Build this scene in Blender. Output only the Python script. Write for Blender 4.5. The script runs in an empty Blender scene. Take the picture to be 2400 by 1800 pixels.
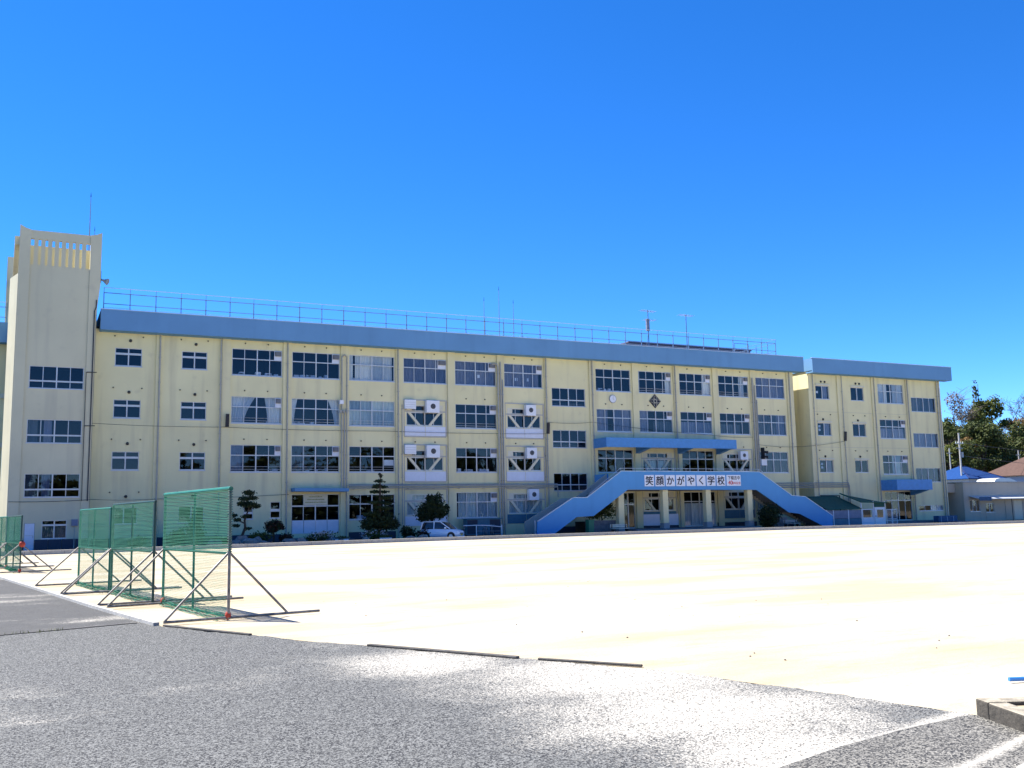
import bpy, math, random
from mathutils import Vector, Matrix
random.seed(7)
R = math.radians
scene = bpy.context.scene
col = scene.collection
# ------------------------------------------------------------------ camera, sky, sun, exposure
cam_d = bpy.data.cameras.new('camera'); cam = bpy.data.objects.new('camera', cam_d); col.objects.link(cam)
cam_d.sensor_width = 36; cam_d.lens = 34.5; cam_d.clip_start = .1; cam_d.clip_end = 4000
rt = Vector((0.89654348, -0.4425318, -0.01937534)); up = Vector((-0.04083265, -0.12612106, 0.99117414)); fw = Vector((0.44106971, 0.88783956, 0.13114276))
cam.matrix_world = Matrix(((rt.x, up.x, -fw.x, -13.468), (rt.y, up.y, -fw.y, -73.886), (rt.z, up.z, -fw.z, 1.779), (0, 0, 0, 1)))
scene.camera = cam
to_sun = Vector((-1.0, 1.0, 2.34)).normalized()
elev = math.asin(to_sun.z)
world = bpy.data.worlds.new('World'); scene.world = world; world.use_nodes = True
wn = world.node_tree; bg = wn.nodes['Background']
sky = wn.nodes.new('ShaderNodeTexSky'); sky.sky_type = 'NISHITA'; sky.sun_disc = False
sky.sun_elevation = elev; sky.sun_rotation = math.atan2(to_sun.x, to_sun.y)
sky.altitude = 4200; sky.air_density = 1.0; sky.dust_density = .05; sky.ozone_density = 6.0
gam = wn.nodes.new('ShaderNodeGamma'); gam.inputs[1].default_value = 1.0
hsv = wn.nodes.new('ShaderNodeHueSaturation'); hsv.inputs['Saturation'].default_value = 1.25; hsv.inputs['Hue'].default_value = .507
wn.links.new(sky.outputs[0], gam.inputs[0]); wn.links.new(gam.outputs[0], hsv.inputs['Color']); wn.links.new(hsv.outputs[0], bg.inputs[0])
bg.inputs[1].default_value = .111
sd = bpy.data.lights.new('sun', 'SUN'); sd.energy = 4.8; sd.angle = R(.53); sd.color = (1, .95, .87)
sun = bpy.data.objects.new('sun', sd); col.objects.link(sun)
sun.rotation_euler = (-to_sun).to_track_quat('-Z', 'Y').to_euler(); sun.location = (-40, 40, 90)
vs = scene.view_settings; vs.view_transform = 'Standard'; vs.look = 'None'; vs.gamma = 1; vs.use_curve_mapping = False
vs.exposure = 1.48
scene.cycles.max_bounces = 8; scene.cycles.transparent_max_bounces = 12

# ------------------------------------------------------------------ materials
def newmat(name):
    m = bpy.data.materials.new(name); m.use_nodes = True
    nt = m.node_tree; return m, nt, nt.nodes['Principled BSDF']
def lerpc(a, b, t): return tuple(a[i] + (b[i] - a[i]) * t for i in range(3))
def mat(name, c, rough=.7, metal=0, var=.12, scale=3, bump=0, bscale=60, spec=.4, stretch=None, rand=0, c2=None, lo=.35, hi=.7):
    """colour with low frequency variation (object coords), optional per-object jitter and fine bump"""
    m, nt, p = newmat(name); n = nt.nodes; l = nt.links
    p.inputs['Roughness'].default_value = rough; p.inputs['Metallic'].default_value = metal
    p.inputs['Specular IOR Level'].default_value = spec
    tc = n.new('ShaderNodeTexCoord'); mp = n.new('ShaderNodeMapping'); geo = n.new('ShaderNodeNewGeometry')
    l.new(geo.outputs['Position'], mp.inputs[0])
    if stretch: mp.inputs['Scale'].default_value = stretch
    nz = n.new('ShaderNodeTexNoise'); nz.inputs['Scale'].default_value = scale; nz.inputs['Detail'].default_value = 6; nz.inputs['Roughness'].default_value = .65
    l.new(mp.outputs[0], nz.inputs[0])
    cr = n.new('ShaderNodeValToRGB'); cr.color_ramp.elements[0].position = lo; cr.color_ramp.elements[1].position = hi
    d = c2 if c2 else tuple(x * (1 - var) for x in c); 
    cr.color_ramp.elements[0].color = (*d, 1); cr.color_ramp.elements[1].color = (*c, 1)
    l.new(nz.outputs[0], cr.inputs[0]); out = cr.outputs[0]
    if rand:
        oi = n.new('ShaderNodeObjectInfo'); h = n.new('ShaderNodeHueSaturation'); mr = n.new('ShaderNodeMapRange')
        mr.inputs[3].default_value = 1 - rand; mr.inputs[4].default_value = 1 + rand
        l.new(oi.outputs['Random'], mr.inputs[0]); l.new(mr.outputs[0], h.inputs['Value']); l.new(out, h.inputs['Color']); out = h.outputs[0]
    l.new(out, p.inputs['Base Color'])
    if bump:
        b = n.new('ShaderNodeBump'); b.inputs['Strength'].default_value = bump; b.inputs['Distance'].default_value = .02
        n2 = n.new('ShaderNodeTexNoise'); n2.inputs['Scale'].default_value = bscale; n2.inputs['Detail'].default_value = 4
        l.new(geo.outputs['Position'], n2.inputs[0]); l.new(n2.outputs[0], b.inputs['Height']); l.new(b.outputs[0], p.inputs['Normal'])
    return m
def wall_mat(name, c, dirt, amount=.5):
    """painted concrete: broad tone patches, vertical rain streaks, blotches, roller texture"""
    m, nt, p = newmat(name); n = nt.nodes; l = nt.links
    p.inputs['Roughness'].default_value = .85; p.inputs['Specular IOR Level'].default_value = .25
    geo = n.new('ShaderNodeNewGeometry')
    def noise(scale, det, vec=None, st=None):
        t = n.new('ShaderNodeTexNoise'); t.inputs['Scale'].default_value = scale; t.inputs['Detail'].default_value = det
        if st:
            mp = n.new('ShaderNodeMapping'); mp.inputs['Scale'].default_value = st; l.new(geo.outputs['Position'], mp.inputs[0]); l.new(mp.outputs[0], t.inputs[0])
        else: l.new(geo.outputs['Position'], t.inputs[0])
        return t.outputs[0]
    def rng(o, a, b, lo, hi):
        r = n.new('ShaderNodeMapRange'); r.inputs[1].default_value = a; r.inputs[2].default_value = b; r.inputs[3].default_value = lo; r.inputs[4].default_value = hi
        l.new(o, r.inputs[0]); return r.outputs[0]
    def mix(f, a, b):
        x = n.new('ShaderNodeMix'); x.data_type = 'RGBA'; l.new(f, x.inputs[0])
        for s, v in ((6, a), (7, b)):
            if isinstance(v, tuple): x.inputs[s].default_value = (*v, 1)
            else: l.new(v, x.inputs[s])
        return x.outputs[2]
    a = mix(rng(noise(.35, 4), .35, .7, 0, 1), tuple(x * .9 for x in c), c)
    st = mix(rng(noise(1.0, 7, st=(1.3, 1.3, .11)), .52, .8, 0, amount), a, dirt)
    bl = mix(rng(noise(1.3, 8), .6, .8, 0, amount * .6), st, dirt)
    l.new(bl, p.inputs['Base Color'])
    b = n.new('ShaderNodeBump'); b.inputs['Strength'].default_value = .25; b.inputs['Distance'].default_value = .01
    l.new(noise(35, 5), b.inputs['Height']); l.new(b.outputs[0], p.inputs['Normal'])
    return m
M = {}
M['cream'] = wall_mat('cream_wall', (.77, .70, .42), (.44, .39, .27), .6)
M['tower'] = wall_mat('tower_wall', (.63, .585, .41), (.38, .35, .28), .5)
M['annex'] = wall_mat('annex_wall', (.52, .46, .36), (.3, .27, .22), .4)
M['pil'] = wall_mat('pilaster_wall', (.745, .675, .41), (.42, .37, .27), .6)
M['fascia'] = wall_mat('blue_fascia', (.14, .30, .50), (.10, .21, .36), .4)
M['stairblue'] = wall_mat('blue_stair_paint', (.105, .32, .63), (.08, .23, .46), .35)
M['awning'] = mat('blue_awning', (.075, .265, .60), .5, var=.2)
M['plinth'] = wall_mat('navy_plinth', (.055, .062, .085), (.03, .035, .045), .4)
M['greyplinth'] = wall_mat('grey_plinth', (.3, .31, .32), (.18, .18, .18), .5)
M['alu'] = mat('aluminium_frame', (.58, .59, .6), .4, var=.1, metal=.25)
M['white'] = mat('white_paint', (.78, .79, .82), .5, var=.08)
M['panelwhite'] = mat('white_panel', (.68, .71, .8), .45, var=.08)
M['brace'] = mat('cream_brace', (.68, .64, .5), .6, var=.08)
M['braceframe'] = mat('brace_frame_paint', (.46, .45, .42), .6)
M['hood'] = mat('fan_hood_metal', (.15, .155, .17), .5)
M['grey'] = mat('grey_metal', (.33, .34, .36), .45, metal=.4, var=.15)
M['pipe'] = mat('grey_pipe', (.42, .41, .36), .55, var=.2)
M['dark'] = mat('dark_metal', (.03, .03, .035), .5)
M['railblue'] = mat('blue_grey_rail', (.13, .22, .36), .5, var=.2)
M['raillight'] = mat('galvanised_rail', (.5, .58, .68), .4, metal=.3)
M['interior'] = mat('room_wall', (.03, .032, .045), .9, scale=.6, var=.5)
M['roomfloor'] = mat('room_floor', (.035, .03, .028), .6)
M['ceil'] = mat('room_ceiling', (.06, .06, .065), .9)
M['curt_cream'] = mat('cream_curtain', (.88, .85, .74), .9, var=.15, scale=9, stretch=(1, 1, .2))
M['curt_grey'] = mat('grey_curtain', (.27, .27, .32), .9, var=.3, scale=9, stretch=(1, 1, .2))
M['curt_green'] = mat('pale_green_curtain', (.66, .72, .63), .9, var=.25, scale=9, stretch=(1, 1, .2))
M['curt_dark'] = mat('grey_green_curtain', (.12, .13, .13), .9, var=.3, scale=9, stretch=(1, 1, .2))
M['paper'] = mat('paper_white', (.8, .8, .8), .8, var=.05)
M['sign'] = mat('sign_white', (.78, .80, .86), .4, var=.06)
M['ink'] = mat('sign_ink', (.008, .008, .02), .5)
M['red'] = mat('sign_red', (.6, .02, .02), .5)
M['redcap'] = mat('red_rubber', (.42, .05, .025), .6)
M['green_tube'] = mat('green_tube', (.02, .17, .11), .45, var=.25)
M['dark_tube'] = mat('dark_green_tube', (.015, .06, .045), .45, var=.3)
M['steel'] = mat('worn_steel', (.30, .285, .26), .45, metal=.4, var=.6, scale=12)
M['net'] = mat('green_net', (.005, .155, .085), .7, var=.15)
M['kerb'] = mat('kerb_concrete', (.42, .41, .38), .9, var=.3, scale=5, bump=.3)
M['moss'] = mat('mossy_kerb_face', (.035, .035, .03), .95, var=.5, scale=4)  # near-black colour stands for the shade on the far kerb's face
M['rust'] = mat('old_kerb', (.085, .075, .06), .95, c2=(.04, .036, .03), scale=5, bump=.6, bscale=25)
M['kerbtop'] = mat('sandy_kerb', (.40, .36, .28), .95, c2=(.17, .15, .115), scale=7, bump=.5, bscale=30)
M['timber'] = mat('dark_timber', (.085, .08, .075), .8, var=.5, scale=10, bump=.4, bscale=30)
M['rock'] = mat('rock', (.30, .27, .25), .9, var=.5, scale=4, bump=.6, bscale=15, rand=.25)
M['bark'] = mat('bark', (.075, .055, .04), .95, var=.5, scale=8, bump=.6, bscale=20)
M['bark_pale'] = mat('pale_bark', (.17, .145, .12), .95, var=.4, scale=8)
M['block'] = mat('block_wall', (.2, .19, .2), .95, var=.3, scale=4, bump=.3)
M['rearpanel'] = wall_mat('grey_stair_inside', (.43, .42, .37), (.25, .24, .22), .5)
M['bin'] = mat('green_bin', (.02, .16, .09), .5)
M['pole'] = mat('pole_concrete', (.45, .44, .42), .8)
M['carpaint'] = mat('car_paint', (.55, .66, .80), .22, spec=.6, var=.03)
M['carglass'] = mat('car_glass', (.015, .018, .025), .06, spec=.7, var=0)
M['tyre'] = mat('tyre', (.015, .015, .016), .8)
M['lamp'] = mat('lamp_lens', (.75, .78, .8), .12, spec=.8, var=.02)
M['plate'] = mat('yellow_plate', (.6, .45, .05), .5)
M['blueroof'] = mat('blue_roof', (.010, .05, .18), .8, var=.2, spec=.1)
M['bluerib'] = mat('dark_blue_rib', (.006, .022, .10), .7)
M['passage'] = mat('passage_wall', (.065, .055, .048), .9)
M['brownroof'] = mat('brown_roof', (.11, .07, .058), .9, spec=.1, var=.3)
M['housewall'] = mat('house_wall', (.45, .46, .5), .8)
M['blacknet'] = mat('green_mesh_roof', (.025, .11, .075), .8, var=.3)
M['purple'] = mat('hutch_panel', (.22, .24, .32), .7, var=.2)
M['blueplastic'] = mat('blue_plastic', (.05, .22, .6), .5)
M['bluebox'] = mat('blue_tarp', (.05, .12, .22), .7, var=.3)
M['teal'] = mat('teal_panel', (.06, .17, .24), .6, var=.2)
M['step'] = mat('step_concrete', (.2, .2, .21), .9, var=.3, scale=4)
M['purpleroof'] = mat('rooftop_unit', (.14, .12, .17), .8)
M['olive'] = mat('board_print', (.33, .34, .14), .7)
M['flower'] = mat('pale_flowers', (.6, .56, .58), .8, var=.3, scale=20)
def leaf_mat(name, a, b, scale=1.2):
    m, nt, p = newmat(name); n = nt.nodes; l = nt.links
    geo = n.new('ShaderNodeNewGeometry'); nz = n.new('ShaderNodeTexNoise'); nz.inputs['Scale'].default_value = scale; nz.inputs['Detail'].default_value = 3
    l.new(geo.outputs['Position'], nz.inputs[0])
    ad = n.new('ShaderNodeMath'); ad.operation = 'MULTIPLY_ADD'; ad.inputs[1].default_value = .45
    l.new(geo.outputs['Random Per Island'], ad.inputs[0]); l.new(nz.outputs[0], ad.inputs[2])
    cr = n.new('ShaderNodeValToRGB'); cr.color_ramp.elements[0].position = .4; cr.color_ramp.elements[1].position = .95
    cr.color_ramp.elements[0].color = (*a, 1); cr.color_ramp.elements[1].color = (*b, 1)
    l.new(ad.outputs[0], cr.inputs[0]); l.new(cr.outputs[0], p.inputs['Base Color'])
    p.inputs['Roughness'].default_value = .7; p.inputs['Specular IOR Level'].default_value = .25
    tr = n.new('ShaderNodeBsdfTranslucent'); l.new(cr.outputs[0], tr.inputs[0])
    mx = n.new('ShaderNodeMixShader'); mx.inputs[0].default_value = .25
    l.new(p.outputs[0], mx.inputs[1]); l.new(tr.outputs[0], mx.inputs[2]); l.new(mx.outputs[0], n['Material Output'].inputs[0])
    return m
M['leaf_dark'] = leaf_mat('dark_leaves', (.012, .022, .010), (.035, .055, .018))
M['leaf_mid'] = leaf_mat('mid_leaves', (.035, .052, .012), (.13, .145, .03), .5)
M['leaf_ever'] = leaf_mat('evergreen_leaves', (.025, .042, .014), (.085, .105, .028), .4)
M['leaf_yellow'] = leaf_mat('spring_leaves', (.07, .09, .015), (.22, .20, .04), .4)
M['leaf_brown'] = leaf_mat('budding_twigs', (.10, .08, .055), (.22, .18, .13), .4)
M['leaf_rust'] = leaf_mat('rusty_leaves', (.09, .06, .02), (.2, .13, .05), .4)
M['leaf_hedge'] = leaf_mat('hedge_leaves', (.03, .045, .012), (.11, .13, .03), 2)
M['leaf_red'] = leaf_mat('reddish_leaves', (.025, .014, .012), (.06, .035, .025), 2)
def glass_mat():
    m, nt, p = newmat('window_glass'); n = nt.nodes; l = nt.links
    n.remove(p)
    fr = n.new('ShaderNodeFresnel'); fr.inputs[0].default_value = 1.55; ge = n.new('ShaderNodeNewGeometry'); sb_ = n.new('ShaderNodeMath'); sb_.operation = 'SUBTRACT'; sb_.inputs[0].default_value = 1; ml = n.new('ShaderNodeMath'); ml.operation = 'MULTIPLY'; l.new(ge.outputs['Backfacing'], sb_.inputs[1]); l.new(fr.outputs[0], ml.inputs[0]); l.new(sb_.outputs[0], ml.inputs[1])
    gl = n.new('ShaderNodeBsdfGlossy'); gl.inputs['Roughness'].default_value = .015
    tr = n.new('ShaderNodeBsdfTransparent'); oi = n.new('ShaderNodeObjectInfo')
    cr = n.new('ShaderNodeValToRGB'); cr.color_ramp.elements[0].color = (.70, .76, .84, 1); cr.color_ramp.elements[1].color = (.90, .93, .96, 1)
    l.new(oi.outputs['Random'], cr.inputs[0]); l.new(cr.outputs[0], tr.inputs[0])
    mx = n.new('ShaderNodeMixShader'); l.new(ml.outputs[0], mx.inputs[0]); l.new(tr.outputs[0], mx.inputs[1]); l.new(gl.outputs[0], mx.inputs[2])
    l.new(mx.outputs[0], n['Material Output'].inputs[0]); return m
M['glass'] = glass_mat()

def ground_mats():
    # sand of the playing field
    m, nt, p = newmat('field_sand'); n = nt.nodes; l = nt.links
    geo = n.new('ShaderNodeNewGeometry')
    def noise(scale, det, st=None, rough=.6):
        t = n.new('ShaderNodeTexNoise'); t.inputs['Scale'].default_value = scale; t.inputs['Detail'].default_value = det; t.inputs['Roughness'].default_value = rough
        if st:
            mp = n.new('ShaderNodeMapping'); mp.inputs['Scale'].default_value = st; mp.inputs['Rotation'].default_value = (0, 0, R(-20))
            l.new(geo.outputs['Position'], mp.inputs[0]); l.new(mp.outputs[0], t.inputs[0])
        else: l.new(geo.outputs['Position'], t.inputs[0])
        return t.outputs[0]
    def mix(f, a, b):
        x = n.new('ShaderNodeMix'); x.data_type = 'RGBA'; l.new(f, x.inputs[0])
        for s, v in ((6, a), (7, b)):
            if isinstance(v, tuple): x.inputs[s].default_value = (*v, 1)
            else: l.new(v, x.inputs[s])
        return x.outputs[2]
    def rng(o, a, b, lo=0, hi=1):
        r = n.new('ShaderNodeMapRange'); r.inputs[1].default_value = a; r.inputs[2].default_value = b; r.inputs[3].default_value = lo; r.inputs[4].default_value = hi
        l.new(o, r.inputs[0]); return r.outputs[0]
    a = mix(rng(noise(.22, 5, (.6, 1.6, 1)), .4, .62), (.365, .305, .208), (.455, .41, .325))
    b = mix(rng(noise(1.4, 8, (.6, 2.2, 1), .75), .52, .8), a, (.30, .23, .135))
    c = mix(rng(noise(40, 5), .5, .8, 0, .7), b, (.26, .21, .14))
    l.new(c, p.inputs['Base Color']); p.inputs['Roughness'].default_value = .95; p.inputs['Specular IOR Level'].default_value = .15
    bp = n.new('ShaderNodeBump'); bp.inputs['Strength'].default_value = .4; bp.inputs['Distance'].default_value = .02
    l.new(noise(14, 8), bp.inputs['Height']); l.new(bp.outputs[0], p.inputs['Normal'])
    M['sand'] = m
    # worn asphalt: pale and dark stones, blown sand lying in patches
    def asphalt(name, sandy, lines=(), blobs=(), stone=(.175, .178, .168), tar=(.006, .0062, .006), edge=None):
        nonlocal n, l, geo
        m, nt, p = newmat(name); n = nt.nodes; l = nt.links; geo = n.new('ShaderNodeNewGeometry')
        v = n.new('ShaderNodeTexVoronoi'); v.inputs['Scale'].default_value = 80; v.inputs['Randomness'].default_value = 1
        l.new(geo.outputs['Position'], v.inputs[0])
        sep = n.new('ShaderNodeSeparateColor'); l.new(v.outputs['Color'], sep.inputs[0])
        big = noise(.32, 6, (.8, 1.2, 1), .65)
        st = rng(sep.outputs[0], .50, .58)
        c = mix(st, tar, stone)
        c = mix(rng(noise(150, 2), .4, .7, 0, .5), c, (.09, .09, .095))
        c = mix(rng(noise(2.6, 6), .4, .7, 0, .4), c, tuple(x * .5 for x in stone))
        sandc = mix(rng(noise(80, 3), .35, .65), (.32, .30, .255), (.54, .515, .455))
        # sand lies in drifts; it fills between the stones first
        f = n.new('ShaderNodeMath'); f.operation = 'MULTIPLY_ADD'; f.inputs[1].default_value = .22; 
        l.new(sep.outputs[1], f.inputs[0]); l.new(big, f.inputs[2])
        tot = rng(f.outputs[0], .70 - sandy, .84 - sandy)
        pos = n.new('ShaderNodeSeparateXYZ'); l.new(geo.outputs['Position'], pos.inputs[0])
        def linemask(p0, p1, w, soft):
            dx, dy = p1[0] - p0[0], p1[1] - p0[1]; L = math.hypot(dx, dy); nx, ny = -dy / L, dx / L
            d1 = n.new('ShaderNodeMath'); d1.operation = 'MULTIPLY'; d1.inputs[1].default_value = nx; l.new(pos.outputs[0], d1.inputs[0])
            d2 = n.new('ShaderNodeMath'); d2.operation = 'MULTIPLY_ADD'; d2.inputs[1].default_value = ny; l.new(pos.outputs[1], d2.inputs[0]); l.new(d1.outputs[0], d2.inputs[2])
            d3 = n.new('ShaderNodeMath'); d3.operation = 'ADD'; d3.inputs[1].default_value = -(nx * p0[0] + ny * p0[1]); l.new(d2.outputs[0], d3.inputs[0])
            wob = n.new('ShaderNodeMath'); wob.operation = 'MULTIPLY_ADD'; wob.inputs[1].default_value = soft * 1.5; 
            nb = noise(3.2, 6); nb0 = n.new('ShaderNodeMath'); nb0.operation = 'ADD'; nb0.inputs[1].default_value = -.5; l.new(nb, nb0.inputs[0])
            l.new(nb0.outputs[0], wob.inputs[0]); l.new(d3.outputs[0], wob.inputs[2])
            ab = n.new('ShaderNodeMath'); ab.operation = 'ABSOLUTE'; l.new(wob.outputs[0], ab.inputs[0])
            jit = n.new('ShaderNodeMath'); jit.operation = 'MULTIPLY_ADD'; jit.inputs[1].default_value = soft * .9; l.new(sep.outputs[2], jit.inputs[0]); l.new(ab.outputs[0], jit.inputs[2])
            return rng(jit.outputs[0], w, w + soft, 1, 0)
        for (p0, p1, w, soft) in lines:
            mk = linemask(p0, p1, w, soft); mx = n.new('ShaderNodeMath'); mx.operation = 'MAXIMUM'; l.new(tot, mx.inputs[0]); l.new(mk, mx.inputs[1]); tot = mx.outputs[0]
        for (bx, by, r0, soft) in blobs:
            vd = n.new('ShaderNodeVectorMath'); vd.operation = 'DISTANCE'; vd.inputs[1].default_value = (bx, by, 0); l.new(geo.outputs['Position'], vd.inputs[0])
            wob = n.new('ShaderNodeMath'); wob.operation = 'MULTIPLY_ADD'; wob.inputs[1].default_value = -soft * 1.6; l.new(noise(1.1, 7), wob.inputs[0]); l.new(vd.outputs['Value'], wob.inputs[2])
            jit = n.new('ShaderNodeMath'); jit.operation = 'MULTIPLY_ADD'; jit.inputs[1].default_value = soft * .9; l.new(sep.outputs[2], jit.inputs[0]); l.new(wob.outputs[0], jit.inputs[2])
            mx = n.new('ShaderNodeMath'); mx.operation = 'MAXIMUM'; l.new(tot, mx.inputs[0]); cov = n.new('ShaderNodeMath'); cov.operation = 'MULTIPLY'; l.new(rng(jit.outputs[0], r0 - soft * .4, r0 + soft * .5, 1, 0), cov.inputs[0]); l.new(rng(sep.outputs[0], .22, .3, .12, 1), cov.inputs[1]); l.new(cov.outputs[0], mx.inputs[1]); tot = mx.outputs[0]
        c = mix(tot, c, sandc)
        l.new(c, p.inputs['Base Color']); p.inputs['Roughness'].default_value = .8; p.inputs['Specular IOR Level'].default_value = .3
        bp = n.new('ShaderNodeBump'); bp.inputs['Strength'].default_value = .55; bp.inputs['Distance'].default_value = .008
        l.new(v.outputs['Distance'], bp.inputs['Height']); l.new(bp.outputs[0], p.inputs['Normal'])
        return m
    M['asphalt'] = asphalt('old_asphalt', -.07, [((-9.0, -68.4), (-6.2, -67.75), .05, .16)], [(-7.6, -64.4, .9, 1.3), (-7.9, -66.4, .8, 1.2), (-8.4, -67.9, .5, .7), (-9.0, -62.3, .5, .9)])
    M['asphalt2'] = asphalt('smooth_asphalt', -.02, [], [], (.08, .08, .076), (.035, .035, .034))
    M['asphalt3'] = asphalt('dark_asphalt', -.03, [((-7.7, -69.0), (-6.5, -68.6), .03, .08)], [], (.24, .23, .20), (.007, .007, .006))
ground_mats()
M['apron'] = mat('apron_paving', (.075, .072, .07), .9, var=.4, scale=2, bump=.3)
M['earth'] = mat('earth', (.16, .14, .09), .95, c2=(.07, .08, .035), scale=.3)
M['hill'] = mat('hill_floor', (.05, .055, .02), .95, c2=(.03, .035, .012), scale=.2)

# ------------------------------------------------------------------ mesh helpers
class MB:
    def __init__(s): s.v = []; s.f = []; s.mi = []
    def add(s, vs, fs, mi=0):
        o = len(s.v); s.v += [tuple(p) for p in vs]; s.f += [tuple(i + o for i in f) for f in fs]; s.mi += [mi] * len(fs); return s
    def box(s, x0, x1, y0, y1, z0, z1, mi=0):
        return s.add([(x0, y0, z0), (x1, y0, z0), (x1, y1, z0), (x0, y1, z0), (x0, y0, z1), (x1, y0, z1), (x1, y1, z1), (x0, y1, z1)],
                     [(0, 3, 2, 1), (4, 5, 6, 7), (0, 1, 5, 4), (1, 2, 6, 5), (2, 3, 7, 6), (3, 0, 4, 7)], mi)
    def bar(s, a, b, w, h=None, mi=0):
        a, b = Vector(a), Vector(b); h = h or w; d = (b - a).normalized()
        u = d.cross(Vector((0, 0, 1)));
        if u.length < 1e-4: u = Vector((1, 0, 0))
        u.normalize(); t = u.cross(d).normalized(); vs = []
        for q in (a, b):
            for i, j in ((-1, -1), (1, -1), (1, 1), (-1, 1)): vs.append(q + u * i * w / 2 + t * j * h / 2)
        return s.add(vs, [(3, 2, 1, 0), (4, 5, 6, 7), (0, 1, 5, 4), (1, 2, 6, 5), (2, 3, 7, 6), (3, 0, 4, 7)], mi)
    def tube(s, pts, r, n=8, cap=True, mi=0):
        pts = [Vector(p) for p in pts]; rs = r if isinstance(r, (list, tuple)) else [r] * len(pts); o = len(s.v); vs = []; fs = []
        for i, p in enumerate(pts):
            d = (pts[min(i + 1, len(pts) - 1)] - pts[max(i - 1, 0)]).normalized()
            u = d.cross(Vector((.0123, .02, 1)) if abs(d.z) < .9 else Vector((1, .01, 0))).normalized(); t = d.cross(u)
            for k in range(n):
                a = 2 * math.pi * k / n; vs.append(p + (u * math.cos(a) + t * math.sin(a)) * rs[i])
        for i in range(len(pts) - 1):
            for k in range(n): fs.append((i * n + k, i * n + (k + 1) % n, (i + 1) * n + (k + 1) % n, (i + 1) * n + k))
        if cap: fs += [tuple(range(n - 1, -1, -1)), tuple((len(pts) - 1) * n + k for k in range(n))]
        return s.add(vs, fs, mi)
    def prism(s, poly, y0, y1, mi=0):
        """polygon in x,z extruded along y"""
        n = len(poly)
        return s.add([(x, y0, z) for x, z in poly] + [(x, y1, z) for x, z in poly],
                     [tuple(range(n)), tuple(range(2 * n - 1, n - 1, -1))] + [(i, i + n, (i + 1) % n + n, (i + 1) % n) for i in range(n)], mi)
    def slab(s, poly, z0, z1, mi=0):
        n = len(poly)
        return s.add([(x, y, z0) for x, y in poly] + [(x, y, z1) for x, y in poly],
                     [tuple(range(n - 1, -1, -1)), tuple(range(n, 2 * n))] + [(i, (i + 1) % n, (i + 1) % n + n, i + n) for i in range(n)], mi)
    def blob(s, c, r, seed=0, n=8, m=6, amp=.2, mi=0):
        rnd = random.Random(seed); vs = []; fs = []; rx, ry, rz = r if isinstance(r, (tuple, list)) else (r, r, r)
        vs.append((c[0], c[1], c[2] - rz))
        for i in range(1, m):
            th = math.pi * i / m - math.pi / 2
            for k in range(n):
                ph = 2 * math.pi * k / n; q = 1 + rnd.uniform(-amp, amp)
                vs.append((c[0] + rx * q * math.cos(th) * math.cos(ph), c[1] + ry * q * math.cos(th) * math.sin(ph), c[2] + rz * q * math.sin(th)))
        vs.append((c[0], c[1], c[2] + rz)); T = len(vs) - 1
        for k in range(n): fs.append((0, 1 + (k + 1) % n, 1 + k)); fs.append((T, T - n + k, T - n + (k + 1) % n))
        for i in range(m - 2):
            for k in range(n): fs.append((1 + i * n + k, 1 + i * n + (k + 1) % n, 1 + (i + 1) * n + (k + 1) % n, 1 + (i + 1) * n + k))
        return s.add(vs, fs, mi)
    def mesh(s, name, mats, smooth=False):
        me = bpy.data.meshes.new(name); me.from_pydata(s.v, [], s.f)
        for m in (mats if isinstance(mats, (list, tuple)) else [mats]): me.materials.append(M[m] if isinstance(m, str) else m)
        if any(s.mi): me.polygons.foreach_set('material_index', s.mi)
        if smooth: me.polygons.foreach_set('use_smooth', [True] * len(me.polygons))
        me.update(); return me
    def build(s, name, mats, parent=None, smooth=False): return link(name, s.mesh(name, mats, smooth), parent)
def link(name, me, parent=None, loc=None):
    o = bpy.data.objects.new(name, me); col.objects.link(o)
    if parent is not None: o.parent = parent
    if loc: o.location = loc
    return o
def tag(o, label=None, cat=None, group=None, kind=None):
    if label: o['label'] = label
    if cat: o['category'] = cat
    if group: o['group'] = group
    if kind: o['kind'] = kind
    return o
def thing(name, label, cat, loc=(0, 0, 0), rz=0, group=None):
    o = bpy.data.objects.new(name, None); col.objects.link(o); o.location = loc; o.rotation_euler = (0, 0, rz); o.empty_display_size = .3
    return tag(o, label, cat, group)
def copy_tree(o, loc=None, rz=None, label=None, parent=None):
    c = o.copy(); col.objects.link(c)
    if parent is not None: c.parent = parent
    if loc is not None: c.location = loc
    if rz is not None: c.rotation_euler = (0, 0, rz)
    if label: c['label'] = label
    for ch in [q for q in bpy.data.objects if q.parent == o]: copy_tree(ch, parent=c)
    return c
def bevel_mesh(me, w=.02, seg=2):
    import bmesh
    bm = bmesh.new(); bm.from_mesh(me)
    bmesh.ops.bevel(bm, geom=[e for e in bm.edges if len(e.link_faces) == 2 and e.calc_face_angle(0) > .5], offset=w, segments=seg, affect='EDGES', profile=.5)
    bm.to_mesh(me); bm.free(); return me

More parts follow.
